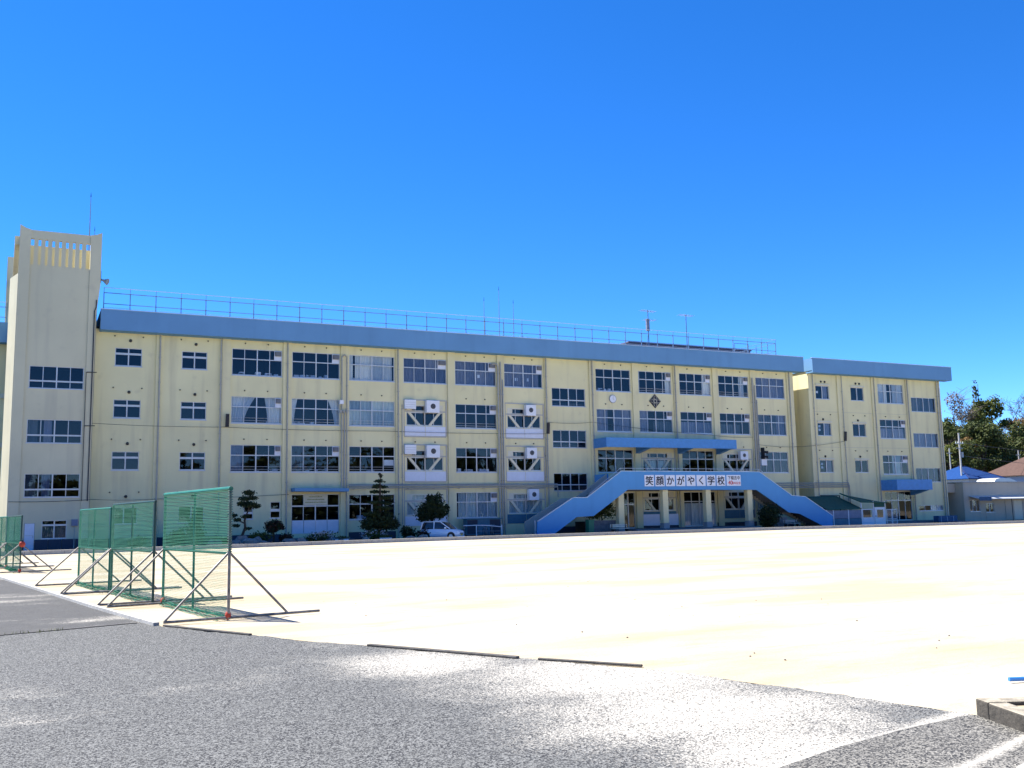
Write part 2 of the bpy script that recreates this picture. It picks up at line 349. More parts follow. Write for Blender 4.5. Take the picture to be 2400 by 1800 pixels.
def wall_holes(mb, x0, x1, z0, z1, holes, yf, th):
    """vertical wall facing -Y with rectangular openings; front, back and reveals"""
    xs = sorted({x0, x1, *[min(max(h[0], x0), x1) for h in holes], *[min(max(h[1], x0), x1) for h in holes]})
    zs = sorted({z0, z1, *[min(max(h[2], z0), z1) for h in holes], *[min(max(h[3], z0), z1) for h in holes]})
    def solid(i, j):
        if i < 0 or j < 0 or i >= len(xs) - 1 or j >= len(zs) - 1: return False
        cx, cz = (xs[i] + xs[i + 1]) / 2, (zs[j] + zs[j + 1]) / 2
        return not any(h[0] < cx < h[1] and h[2] < cz < h[3] for h in holes)
    yb = yf + th
    for i in range(len(xs) - 1):
        for j in range(len(zs) - 1):
            if not solid(i, j): continue
            a, b, c, d = xs[i], xs[i + 1], zs[j], zs[j + 1]
            mb.add([(a, yf, c), (b, yf, c), (b, yf, d), (a, yf, d)], [(0, 1, 2, 3)])
            mb.add([(a, yb, c), (b, yb, c), (b, yb, d), (a, yb, d)], [(3, 2, 1, 0)])
            if not solid(i - 1, j): mb.add([(a, yf, c), (a, yb, c), (a, yb, d), (a, yf, d)], [(3, 2, 1, 0)])
            if not solid(i + 1, j): mb.add([(b, yf, c), (b, yb, c), (b, yb, d), (b, yf, d)], [(0, 1, 2, 3)])
            if not solid(i, j - 1): mb.add([(a, yf, c), (b, yf, c), (b, yb, c), (a, yb, c)], [(3, 2, 1, 0)])
            if not solid(i, j + 1): mb.add([(a, yf, d), (b, yf, d), (b, yb, d), (a, yb, d)], [(0, 1, 2, 3)])
_cache = {}
def box_mesh(name, w, d, h, m):
    k = (name, round(w, 3), round(d, 3), round(h, 3), m)
    if k not in _cache: _cache[k] = MB().box(-w / 2, w / 2, -d / 2, d / 2, -h / 2, h / 2).mesh(name, m)
    return _cache[k]
def curtain(parent, x0, x1, z0, z1, y, m, seed=0, amp=.035, taper=0):
    """pleated cloth hanging behind the glass; taper>0 gathers it at the left, <0 at the right"""
    rnd = random.Random(seed); n = max(6, int((x1 - x0) / .045)); K = 5; vs = []; fs = []; ph = rnd.uniform(0, 6)
    w = [rnd.uniform(.7, 1.3) for _ in range(n + 1)]
    for j in range(K + 1):
        t = j / K; z = z1 + (z0 - z1) * t
        a, b = x0, x1
        g = math.sin(math.pi * min(1, t * 1.0) * .5) * abs(taper)
        if taper > 0: b = x1 - (x1 - x0) * g
        if taper < 0: a = x0 + (x1 - x0) * g
        for i in range(n + 1):
            vs.append((a + (b - a) * i / n, y + amp * w[i] * math.sin(i * .95 + ph + .25 * t) * (.6 + .4 * t), z))
    for j in range(K):
        for i in range(n): fs.append((j * (n + 1) + i, (j + 1) * (n + 1) + i, (j + 1) * (n + 1) + i + 1, j * (n + 1) + i + 1))
    return MB().add(vs, fs).build('curtain', m, parent, True)
def window(parent, x0, x1, z0, z1, yw=0, cols=4, split=.38, top_small=True, fan=None, curt=(), sill=True, tt=.07, frame='alu', items=0, seed=0, vis=True, rail=False, colx=None):
    """frame mesh = the window; panes, curtains, fan panel are its sub-parts. split = share of the upper row (None: one row)"""
    W, H = x1 - x0, z1 - z0; fb = MB(); ya, yb = yw + .05, yw + .13; o = .05
    fb.box(x0, x0 + o, ya, yb, z0, z1); fb.box(x1 - o, x1, ya, yb, z0, z1)
    fb.box(x0 + o, x1 - o, ya, yb, z0, z0 + o); fb.box(x0 + o, x1 - o, ya, yb, z1 - o, z1)
    zs = [z0 + o, z1 - o]
    if split:
        zm = z1 - H * split; fb.box(x0 + o, x1 - o, ya - .012, yb, zm - tt / 2, zm + tt / 2); rows = [(zm + tt / 2, z1 - o), (z0 + o, zm - tt / 2)]
    else: rows = [(z0 + o, z1 - o)]
    xs = colx or [x0 + W * i / cols for i in range(cols + 1)]
    panes = []
    for r, (za, zb) in enumerate(rows):
        for i in range(cols):
            a = xs[i] + (o if i == 0 else .0); b = xs[i + 1] - (o if i == cols - 1 else .0)
            if i > 0:
                t = .08 if (cols % 2 == 0 and i == cols // 2) else .045
                fb.box(xs[i] - t / 2, xs[i] + t / 2, ya + .012 - (.02 if t > .05 else 0), yb, za, zb); a += t / 2
            if i < cols - 1: b -= (.08 if (cols % 2 == 0 and i + 1 == cols // 2) else .045) / 2
            if fan and r == 0 and i == cols - 1: 
                a2 = x1 - W * fan
                if a2 > a + .1: panes.append((a, a2 - .02, za, zb))
                fanr = (a2, x1 - o, za, zb); continue
            panes.append((a, b, za, zb))
            if r == len(rows) - 1 and split and split < .5:   # sash stile
                fb.box(a, b, ya + .02, yb - .01, za, za + .035)
    if sill: fb.box(x0 - .06, x1 + .06, yw - .05, yw + .16, z0 - .05, z0)
    if rail:
        for k in (.22, .42): fb.tube([(x0 + .02, yw - .02, z0 + k), (x1 - .02, yw - .02, z0 + k)], .014, 5)
    wo = fb.build('window', frame, parent)
    rnd = random.Random(seed + int(x0 * 10) * 7 + int(z0 * 10))
    for a, b, za, zb in panes:
        p = link('pane', box_mesh('pane', b - a, .006, zb - za, 'glass'), wo, ((a + b) / 2, yw + .095 + rnd.uniform(-.006, .006), (za + zb) / 2))
        p.rotation_euler = (R(rnd.uniform(-.35, .35)), 0, R(rnd.uniform(-.5, .5)))
    if fan:
        a, b, za, zb = fanr; MB().box(a, b, yw + .04, yw + .12, za, zb).build('fan_panel', 'panelwhite', wo)
        h = zb - za; f = MB(); f.box(a + .05, b - .05, yw - .10, yw + .035, za + h * .42, zb - .05); f.box(a + .09, b - .09, yw - .13, yw - .10, za + h * .47, zb - .09)
        f.build('fan_hood', 'hood', wo)
    for k, cdef in enumerate(curt):
        fa, fb2, m = cdef[:3]; tp = cdef[3] if len(cdef) > 3 else 0; zt = cdef[4] if len(cdef) > 4 else 1; zl = cdef[5] if len(cdef) > 5 else 0
        curtain(wo, x0 + W * fa + .02, x0 + W * fb2 - .02, z0 + H * zl + .03, z0 + H * zt - .03, yw + .185 + .05 * k, m, seed=rnd.randint(0, 9999), taper=tp)
    if items:
        ib = MB()
        for k in range(items):
            a = x0 + W * rnd.uniform(.05, .9); w = rnd.uniform(.15, .5); h = rnd.uniform(.1, .35); ib.box(a, min(a + w, x1 - .05), yw + .3, yw + .6, z0 - .02, z0 + h)
        ib.build('shelf_items', 'paper', wo)
    return wo

# ------------------------------------------------------------------ ground
def sheet(name, poly, z, m, kind='structure'):
    return tag(MB().add([(x, y, z) for x, y in poly], [tuple(range(len(poly)))]).build(name, m), kind=kind)
sheet('ground', [(-1500, -1500), (2500, -1500), (2500, 2500), (-1500, 2500)], -.03, 'earth')
kerbline = [(-60, -13.5), (-30, -12.2), (-5, -10.6), (12, -8.6), (25, -8.2), (45, -8.9), (60, -10.6), (90, -14), (130, -20)]
field = kerbline + [(160, -60), (160, -150), (-2, -150), (-6.2, -67.9), (-6.15, -67.4), (-6.4, -66.6), (-6.75, -65.0), (-7.5, -63.3), (-9.1, -60.5), (-10.3, -58.1), (-11.35, -55.85), (-12.08, -51.06), (-12.85, -45.43), (-14.1, -36.5), (-16.3, -20), (-20, -17), (-60, -17)]
sheet('playing_field', field[::-1], -.008, 'sand')
sheet('school_apron', [(x, y + .01) for x, y in kerbline] + [(130, 14), (-60, 14)], -.012, 'apron')
# asphalt: far smooth lane, near old surface, darkest corner patch
edge = [(-16.3, -20), (-14.1, -36.5), (-12.85, -45.43), (-12.08, -51.06), (-11.35, -55.78)]
sheet('asphalt_lane', [(-60, -20), (-60, -57.5), (-14.5, -55.78), (-11.4, -55.05)] + edge[::-1][1:], -.004, 'asphalt2')
near = [(-60, -57.5), (-60, -150), (-2, -150), (-5.9, -68.5), (-6.1, -67.85), (-6.15, -67.4), (-6.4, -66.6), (-6.75, -65.0), (-7.5, -63.3), (-9.1, -60.5), (-10.3, -58.1), (-11.35, -55.85), (-11.4, -55.05), (-14.5, -55.78)]
ragged = []; rnd = random.Random(21)
for a, b in zip(near, near[1:] + near[:1]):
    L = math.hypot(b[0] - a[0], b[1] - a[1]); n = int(L / .12) if L < 6 else 1
    for k in range(n): t = k / n; j = 0 if n == 1 else .035 * rnd.uniform(-1, 1) + .05 * math.sin(k * .37 + a[1] * 3); ragged.append((a[0] + (b[0] - a[0]) * t + j * .8, a[1] + (b[1] - a[1]) * t + j * .5))
sheet('asphalt_yard', ragged, 0, 'asphalt')
sheet('asphalt_patch', [(-6.15, -67.82), (-7.0, -67.92), (-7.9, -68.1), (-9.4, -68.55), (-11, -69.6), (-11, -75), (-3, -75), (-5.4, -69.0)], .004, 'asphalt3')
# joint across the asphalt and thin concrete edging along the lane
jb = MB(); pts = [(-16.5, -56.2), (-13.72, -55.74), (-12.6, -55.42), (-11.6, -55.1)]
for (a, b) in zip(pts, pts[1:]): jb.bar((a[0], a[1], .006), (b[0], b[1], .006), .07, .012)
tag(jb.build('asphalt_joint', 'timber'), kind='structure')
wd = MB(); rnd = random.Random(5)
for k in range(160):
    t = rnd.random(); x = -16 + 3.2 * t; y = -56.1 + .55 * t + rnd.uniform(-.05, .05); h = rnd.uniform(.02, .07); a = rnd.uniform(0, 6)
    wd.add([(x, y, 0), (x + .015 * math.cos(a), y + .015 * math.sin(a), 0), (x + .03 * math.sin(a), y + .02, h)], [(0, 1, 2)])
tag(wd.build('weeds', 'leaf_mid'), kind='stuff')
ke = thing('concrete_edging', 'thin pale concrete edging strip between the dark lane and the sand field', 'edging', (-13, -46, 0))
for i in range(len(edge) - 1):
    a, b = Vector((*edge[i], 0)), Vector((*edge[i + 1], 0)); n = max(1, int((b - a).length / 1.2))
    for k in range(n):
        p, q = a.lerp(b, (k + .004) / n), a.lerp(b, (k + .996) / n)
        MB().bar((p.x + 13, p.y + 46, .02), (q.x + 13, q.y + 46, .02), .10, .07).build('edging_stone', 'kerb', ke)
# school-side kerb, the shade of its field-side face painted dark
kb = tag(thing('kerb', 'long pale concrete kerb along the far side of the field', 'kerb'), kind='structure')
for i in range(len(kerbline) - 1):
    a, b = Vector((*kerbline[i], 0)), Vector((*kerbline[i + 1], 0)); n = max(1, int((b - a).length / 2))
    for k in range(n):
        p, q = a.lerp(b, (k + .004) / n), a.lerp(b, (k + .996) / n)
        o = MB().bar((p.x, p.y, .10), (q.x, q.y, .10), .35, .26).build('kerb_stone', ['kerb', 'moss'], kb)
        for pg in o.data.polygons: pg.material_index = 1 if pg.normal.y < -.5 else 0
# timber edging boards on the near edge of the field
for (p, q, w, lab) in (((-11.25, -55.95), (-10.25, -58.2), .08, 'dark flat timber board on the field edge by the nearest net'),
                       ((-9.1, -60.45), (-7.9, -62.7), .11, 'longest dark timber board lying between asphalt and sand'),
                       ((-7.75, -62.95), (-7.0, -64.1), .06, 'thin dark timber board right of the longest board')):
    d = Vector((q[0] - p[0], q[1] - p[1], 0)); o = MB().box(0, d.length, -w / 3, w / 3, 0, .03).build('edging_board', 'timber'); bevel_mesh(o.data, .008, 1)
    o.location = (p[0], p[1], .0); o.rotation_euler = (0, 0, math.atan2(d.y, d.x)); tag(o, lab, 'board', 'timber boards edging the field')
# raised old kerb in the right foreground
nk = thing('kerb_corner', 'raised brown concrete kerb corner at the right edge of the asphalt', 'kerb', (-6.12, -67.86, 0))
def stone(x0, x1, y0, y1, h, m='rust'):
    o = MB().box(x0, x1, y0, y1, -.05, h, 0).build('kerb_stone', ['rust', 'kerbtop'], nk); 
    bevel_mesh(o.data, .014, 2)
    for p in o.data.polygons: p.material_index = 1 if p.normal.z > .6 else 0  # paler colour on top faces, dark brown on the sides
    return o
nk.rotation_euler = (0, 0, math.atan2(-.69, -.28))
stone(0, .19, 0, .17, .145); x = .194
for k in range(6): stone(x, x + .596, 0, .17, .14 + .004 * (k % 2)); x += .6
for k in range(3): 
    y = .174 + k * .6; stone(0, .17, y, y + .596, .14)
MB().box(.18, 4.0, .18, 2.2, -.05, .105).build('sand_fill', 'sand', nk)
# grating and blue stick
gr = thing('drain_grate', 'pale steel drain grate flush in the asphalt at the bottom right corner', 'grate', (-7.15, -69.55, 0), R(20))
MB().box(-.5, .5, -.42, -.36, 0, .02).box(-.5, .5, .36, .42, 0, .02).box(-.5, -.44, -.36, .36, 0, .02).box(.44, .5, -.36, .36, 0, .02).build('frame', 'kerb', gr)
for k in range(14): 
    yk = -.33 + k * .05; MB().box(-.44, .44, yk, yk + .022, .0, .018).build('grate_bar', 'grey', gr)
bs = MB().tube([(0, 0, .03), (.5, -.18, .03)], .022, 8).build('stick', 'blueplastic'); bs.location = (-4.5, -66.95, 0)
tag(bs, 'short blue plastic stick lying on the sand at right', 'stick')
pb = MB(); rnd = random.Random(3)
for k in range(36):
    t = rnd.random(); x = -8 + 9 * rnd.random(); y = -65 + 14 * rnd.random(); 
    if (x + 11.3) * 12 + (y + 55.8) * 5 < 8: continue
    s = rnd.uniform(.006, .018); pb.blob((x, y, .0), (s, s, s * .6), k, 5, 3)
tag(pb.build('pebbles', 'rock'), kind='stuff')

# ------------------------------------------------------------------ main school block
SZ = [1.66, 5.2, 8.82, 12.42]; WH = [1.95, 2.04, 2.02, 2.02]   # sill heights and window heights per storey
sb = thing('school_building', 'long cream four-storey school building with blue roof band and many windows', 'school building', (22.5, 0, 0))
sb_in = thing  # (kept simple: parts are given in world coordinates through a parent offset)
def P(o, parent):   # parent keeping world coordinates
    o.parent = parent; o.matrix_parent_inverse = Matrix.Translation(parent.location).inverted(); return o
class Par:  # parent proxy: objects built in world coordinates under a moved empty
    pass
_link = link
def link(name, me, parent=None, loc=None):
    o = bpy.data.objects.new(name, me); col.objects.link(o)
    if loc: o.location = loc
    if parent is not None:
        o.parent = parent
        if parent.type == 'EMPTY' and parent.get('world'): o.matrix_parent_inverse = Matrix.Translation(parent.location).inverted()
    return o
sb['world'] = 1
def wthing(*a, **k):
    o = thing(*a, **k); o['world'] = 1; return o

holes = []; jobs = []
def W(x0, x1, z0, z1, **k): holes.append((x0, x1, z0, z1)); jobs.append((x0, x1, z0, z1, k))
C_, G_, N_, D_ = 'curt_cream', 'curt_grey', 'curt_green', 'curt_dark'
bay = {c: 4.5 * i for i, c in enumerate('CDEFGHIJKLMN')}
spec = {
 ('C', 3): dict(fan=.16, items=7, rail=False), ('D', 3): dict(fan=.16, items=7), ('E', 3): dict(curt=((.0, .1, C_), (.14, .97, C_)), items=3),
 ('F', 3): dict(fan=.2, curt=((0, 1, G_),), items=2), ('G', 3): dict(fan=.18, curt=((0, 1, G_),)), ('H', 3): dict(fan=.15, curt=((0, .92, G_),)),
 ('J', 3): dict(items=8), ('K', 3): dict(fan=.15, curt=((0, .08, C_), (.84, 1, C_)), rail=True), ('L', 3): dict(fan=.15, curt=((0, .06, C_), (.76, 1, C_)), rail=True),
 ('M', 3): dict(fan=.15, curt=((0, .06, C_), (.72, .9, C_)), rail=True), ('N', 3): dict(curt=((0, 1, G_),)),
 ('C', 2): dict(fan=.13, curt=((0, .48, C_, .45), (.66, 1, C_, -.2)), items=2, rail=True), ('D', 2): dict(curt=((0, .13, C_, .6), (.76, 1, C_, -.6)), items=4, rail=True),
 ('E', 2): dict(curt=((0, 1, N_),), rail=True), ('G', 2): dict(fan=.16, rail=True),
 ('J', 2): dict(curt=((0, .35, G_), (.5, 1, G_))), ('K', 2): dict(fan=.16, curt=((0, .3, G_), (.45, 1, D_, 0, .55))), ('L', 2): dict(fan=.16, curt=((0, 1, G_, 0, .55),)),
 ('M', 2): dict(fan=.16, curt=((0, .7, D_, 0, .5),)), ('N', 2): dict(curt=((0, .7, D_), (.4, 1, G_))),
 ('C', 1): dict(fan=.13, curt=((0, .25, G_),), items=3, rail=True), ('D', 1): dict(fan=.15, curt=((0, .3, D_),), items=4, rail=True),
 ('E', 1): dict(items=3, rail=True), ('G', 1): dict(fan=.16, items=9), ('J', 1): dict(), ('L', 1): dict(), ('N', 1): dict(curt=((0, 1, D_),)),
}
for (b, fl), k in spec.items():
    x0 = bay[b]; wdt = 3.74 if b in 'CDEFG' else 3.66 if b in 'HJ' else 3.62
    x1 = x0 + wdt
    if b == 'M' and fl == 1: continue
    W(x0, x1, SZ[fl], SZ[fl] + WH[fl], **k)
# stair windows between storeys, small windows at left
for z0, z1 in ((10.95, 12.55), (7.34, 8.88), (3.65, 5.16)): W(27.05, 30.4, z0, z1, split=.66, tt=.09)
for x0, x1 in ((-8.1, -6.3), (-3.57, -1.78)):
    for z0, z1 in ((12.7, 14.02), (9.0, 10.32), (5.33, 6.65)): W(x0, x1, z0, z1, cols=2, split=.32, tt=.14)
    W(x0, x1, 1.6, 2.75, cols=2, split=None)
# ground floor
W(1.03, 1.72, 1.76, 2.68, cols=1, split=.5, tt=.16); W(2.97, 3.72, 1.8, 3.02, cols=1, split=.52, tt=.2)
W(9.0, 12.74, 1.55, 3.5, items=4, seed=4); W(18.0, 21.7, 1.5, 3.6, fan=.16, curt=((.05, 1, N_),))
W(33.8, 35.2, .3, 3.45, cols=2, split=.33, seed=8, tt=.09)
W(40.5, 44.1, .35, 3.45, split=.28, curt=((0, 1, C_, 0, .68),))
# braced bays: opening behind the V-brace
braced = [('F', 2), ('F', 1), ('F', 0), ('H', 2), ('H', 1), ('H', 0), ('K', 1), ('M', 1), ('M', 0), ('K', 0)]
for b, fl in braced:
    x0 = bay[b]; z = SZ[fl] + .13
    W(x0 + .24, x0 + 3.38, z, z + 1.7, split=.36, tt=.11, sill=False, seed=3, curt=((0, 1, N_),) if (b, fl) in (('F', 0), ('H', 0)) else ((.1, .9, N_, 0, .6),) if (b, fl) == ('K', 1) else ())
# entrance (bay D) glazing
W(4.55, 8.24, .6, 3.55, split=.30, tt=.1, seed=2, sill=False)
wm = MB(); wall_holes(wm, -9.4, 54.2, 0, 15.3, holes, 0, .2); wm.build('wall', 'cream', sb)
for x0, x1, z0, z1, k in jobs: window(sb, x0, x1, z0, z1, **k)
# rear, ends, floors, rooms
rm = MB().box(-9.4, 54.2, 11.8, 12, 0, 15.3).box(-9.4, -9.2, .2, 11.8, 0, 15.3).box(54.0, 54.2, .2, 11.8, 0, 15.3); rm.build('rear_wall', 'cream', sb)
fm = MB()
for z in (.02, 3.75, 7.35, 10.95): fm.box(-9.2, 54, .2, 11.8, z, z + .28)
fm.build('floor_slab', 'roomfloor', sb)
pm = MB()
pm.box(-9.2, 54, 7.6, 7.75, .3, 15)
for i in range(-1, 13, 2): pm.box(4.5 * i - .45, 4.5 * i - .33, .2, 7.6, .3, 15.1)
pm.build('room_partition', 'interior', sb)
MB().box(-9.4, 54.2, .2, 12, 15.3, 15.5).box(54.203, 54.737, .0, 12.5, 15.24, 15.36).build('roof_slab', 'ceil', sb)  # second box: soffit strip added to block sun passing under the side fascia
# columns (pilasters) standing proud of the wall
for i in range(-2, 13):
    xa = 4.5 * i - .70; xb = 4.5 * i - .06
    if i == -1: xa, xb = -5.35, -4.98
    if i == -2: continue
    if i == 0: xa, xb = -.72, -.1
    if i == 12: xa, xb = 53.36, 54.15
    o = MB().box(xa, xb, -.14, -.002, .0, 15.28).build('pilaster', 'pil', sb)
# roof band
FB, FT = 15.08, 16.52
fa = MB().box(-9.18, 54.86, -1.0, -.88, FB, FT).box(-9.18, 54.86, -.88, 0, FB, FB + .14).box(-9.18, -9.06, -.88, 12.6, FB + .14, FT).box(54.74, 54.86, -.88, 12.6, FB + .14, FT).box(-9.06, 54.74, 12.5, 12.6, FB + .14, FT)
fa.build('fascia', 'fascia', sb)
MB().box(-9.21, 54.89, -1.03, -.8, FT + .002, FT + .06).build('coping', 'raillight', sb)
# ground-floor plinth
for a, b in ((-9.3, .9), (.9, 4.4), (8.3, 13), (17.3, 22.3), (26.3, 33.7), (35.3, 40.4), (44.2, 54.18)): MB().box(a, b, -.05, -.003, 0, .62).build('plinth', 'plinth', sb)
# small round vents and anchor plugs over the windows
vm = []
for i, c in enumerate('CDEFGHJKLMN'):
    x = bay[c]
    for z in (14.85, 11.28, 7.65):
        if (c, z) in (('F', 11.28), ('H', 11.28)): continue
        for f in (.26, .72): vm.append((x + 3.7 * f, z, .05))
for x in (-7.2, -2.7):
    for z in (14.55, 10.85, 7.2, 3.5): vm += [(x + .1, z, .11), (x - .95, z + .3, .05), (x + .95, z + .3, .05)]
vmesh = {}
for r in (.05, .11):
    m = MB(); m.tube([(0, 0, 0), (0, -.05, 0)], r, 10); m.tube([(0, -.05, .0), (0, -.12, -.02)], [r * .95, r * .55], 10); vmesh[r] = m.mesh('vent_cap', 'dark')
for x, z, r in vm: link('vent_cap', vmesh[r], sb, (x, 0, z))
# braces, spandrels and infill of the strengthened bays
ac_jobs = []
for b, fl in braced:
    x0 = bay[b] - .04; s = SZ[fl]; z0, zt, ztop = s + .13, s + 1.22, s + 2.26
    f = MB()
    f.box(x0, x0 + 3.76, -.05, .04, ztop - .1, ztop); f.box(x0, x0 + .1, -.05, .04, s - .7, ztop - .1); f.box(x0 + 3.66, x0 + 3.76, -.05, .04, s - .7, ztop - .1)
    f.box(x0 + .1, x0 + 3.66, -.04, .0, zt + .02, zt + .12); f.box(x0 + 1.78, x0 + 1.88, -.03, .02, z0, zt + .02)
    if not fl == 0 : f.box(x0 + .1, x0 + 3.66, -.06, .03, s - .8, s - .7)
    f.build('brace_frame', 'braceframe', sb)
    # concrete infill between top bar and transom, slot left open for ventilation
    g = MB(); wall_holes(g, x0 + .1, x0 + 3.66, zt + .12, ztop - .1, [(x0 + .75, x0 + 2.9, zt + .16, zt + .5)], .005, .06); g.build('infill_panel', 'brace', sb)
    for sx in (-1, 1):
        c = x0 + 1.83
        MB().bar((c + sx * 1.36, .13, zt + .02), (c + sx * .42, .13, z0 + .02), .2, .2).build('diagonal_brace', 'brace', sb)
    for k in (0, 1):
        a = x0 + .13 + k * 1.77
        mm = 'panelwhite' if fl else ('teal' if b in 'HMK' else 'panelwhite')
        MB().box(a, a + 1.73, -.035, .0, s - .68, s + .08).build('spandrel_panel', mm, sb)
    if b in 'FH' and fl: ac_jobs.append((x0 + 1.83, zt - .05, b, fl))
    if b == 'F' and fl: ac_jobs.append((x0 + .0, zt + .22, 'box', fl))
    if b == 'M' and fl == 1: ac_jobs.append((x0 + 1.95, zt + .0, b, fl))
    if b == 'H' and fl == 0: ac_jobs.append((x0 + 1.95, zt + .0, b, fl))
# entrance of bay D: kick panels, name board
for k in range(4): MB().box(4.62 + k * .9, 4.62 + k * .9 + .86, .0, .04, .62, 1.6).build('door_panel', 'panelwhite', sb)
nb = MB().box(5.46, 7.32, -.03, .04, 2.74, 3.5).build('name_board', 'brace', sb)
tx = MB(); rnd = random.Random(11)
for r, (a, b) in enumerate(((5.85, 6.9), (5.75, 7.05), (5.6, 7.2))):
    x = a
    while x < b: w = rnd.uniform(.05, .11); tx.box(x, min(x + w, b), -.036, -.03, 3.32 - r * .21, 3.41 - r * .21 - rnd.uniform(0, .03)); x += w + .025
tx.build('board_print', 'olive', nb)
dc = MB().prism([(4.5, 3.74), (8.62, 3.70), (8.62, 3.95), (4.5, 3.99)], -1.3, -.002); dc.build('door_canopy', 'fascia', sb)
dk = MB().slab([(4.45, -1.35), (8.7, -1.35), (8.3, -.05), (4.6, -.05)], 0, .3); dk.box(4.2, 8.9, -1.8, -1.352, 0, .15); dk.build('door_step', 'step', sb)
# big canopy above the landing
cn = MB(); cn.box(31.0, 45.0, -2.3, -2.15, 7.3, 8.12).box(31.0, 31.15, -2.15, -.15, 7.3, 8.12).box(44.85, 45.0, -2.15, -.15, 7.3, 8.12).box(31.15, 44.85, -2.15, -.15, 7.55, 7.7)
cn.build('canopy', 'awning', sb)
for x in (35.6, 40.1, 44.5): MB().add([(x - .2, -.15, 7.549), (x + .2, -.15, 7.549), (x + .2, -2.14, 7.549), (x - .2, -2.14, 7.549), (x - .2, -.15, 6.9), (x + .2, -.15, 6.9), (x + .2, -2.1, 7.3), (x - .2, -2.1, 7.3)], [(0, 1, 2, 3), (7, 6, 5, 4), (0, 4, 5, 1), (1, 5, 6, 2), (2, 6, 7, 3), (3, 7, 4, 0)]).build('canopy_bracket', 'awning', sb)
# downpipes, risers and the long horizontal service pipe
def dpipe(x, z0, z1, r=.055, y=-.22, m='pipe', parent=sb):
    t = MB().tube([(x, y, z0), (x, y, z1)], r, 8)
    z = z0 + .8
    while z < z1: t.box(x - r - .02, x + r + .02, y - r - .01, y + .1, z, z + .05); z += 1.8
    return t.build('drainpipe', m, parent)
for x, z0, z1 in ((-5.1, 0, 15.2), (-.82, 0, 15.2), (4.12, 0, 15.2), (12.98, 0, 15.2), (31.05, 4, 15.2), (26.42, 0, 15.2), (39.95, 0, 15.2), (53.6, 0, 15.2)): dpipe(x, z0, z1)
for x, z0, z1, r in ((8.36, 4.1, 14.25, .05), (8.56, 3.9, 9.9, .04), (8.76, 0.3, 14.25, .05), (21.82, .1, 14.1, .07), (22.05, .1, 14.5, .06), (22.25, .1, 13.0, .045), (48.95, .3, 14.3, .08), (49.2, .3, 13.6, .06), (49.42, .3, 12.2, .045), (13.3, .4, 10.6, .03), (26.25, 4, 8.2, .03)): dpipe(x, z0, z1, r, -.24 if r > .05 else -.2, 'grey' if r < .05 else 'pipe')
MB().tube([(8.36, -.24, 14.2), (8.55, -.24, 14.35), (8.76, -.24, 14.2)], .06, 8).build('pipe_elbow', 'pipe', sb)
MB().tube([(21.82, -.24, 14.05), (21.7, -.24, 14.3), (21.45, -.1, 14.32), (21.3, -.05, 14.3)], .08, 8).build('pipe_elbow', 'pipe', sb)
for z, r in ((4.14, .055), (3.98, .04), (4.24, .03)):
    MB().tube([(8.9, -.34, z), (27.2, -.34, z), (27.25, -.34, z - .85)], r, 8).build('service_pipe', 'pipe' if r > .03 else 'grey', sb)
for k in range(9): MB().box(9.3 + 2.2 * k, 9.36 + 2.2 * k, -.4, -.003, 3.9, 3.93).build('pipe_bracket', 'grey', sb)

# air conditioners hung on the braced bays
def ac_unit(w, h, d, fan, label, loc):
    t = thing('air_conditioner', label, 'air conditioner', loc, 0, 'air conditioners on the braced bays')
    b = MB().box(0, w, -d, 0, 0, h).build('body', 'white', t); bevel_mesh(b.data, .02, 2)
    g = MB()
    if fan:
        g.tube([(w * .5, -d - .012, h * .52), (w * .5, -d + .002, h * .52)], h * .22, 18); gg = g.build('fan_grille', 'dark', t)
        q = MB()
        for k in range(3): q.tube([(w * .5 + h * .07 * (k + 1) * math.cos(a * .3927), -d - .016, h * .52 + h * .07 * (k + 1) * math.sin(a * .3927)) for a in range(17)], .008, 4, False)
        q.build('grille_ring', 'grey', t)
    else:
        for k in range(3): g.box(.05, w - .05, -d - .006, -d + .001, h * (.2 + .25 * k), h * (.22 + .25 * k))
        g.build('seam', 'grey', t)
    f = MB()
    for x in (.12, w - .17): f.box(x, x + .05, -d, .0, -.05, 0)
    f.build('bracket', 'grey', t)
    return t
flname = {2: 'third floor', 1: 'second floor', 0: 'ground floor'}
for x, z, b, fl in ac_jobs:
    if b == 'box': ac_unit(.95, .74, .36, False, 'blank white unit beside the fan unit on the %s of the left braced bay' % flname[fl], (x, -.06, z))
    elif b == 'F': ac_unit(1.12, 1.0, .42, True, 'white fan unit on the %s of the left braced bay above the car' % flname[fl], (x, -.06, z))
    elif b == 'H': ac_unit(.95, .92, .42, True, 'white fan unit on the %s braced window nearest the stairs' % flname[fl], (x, -.06, z))
    else: ac_unit(.9, .8, .42, True, 'white fan unit just above the right end of the blue stair bridge', (x, -.06, z))
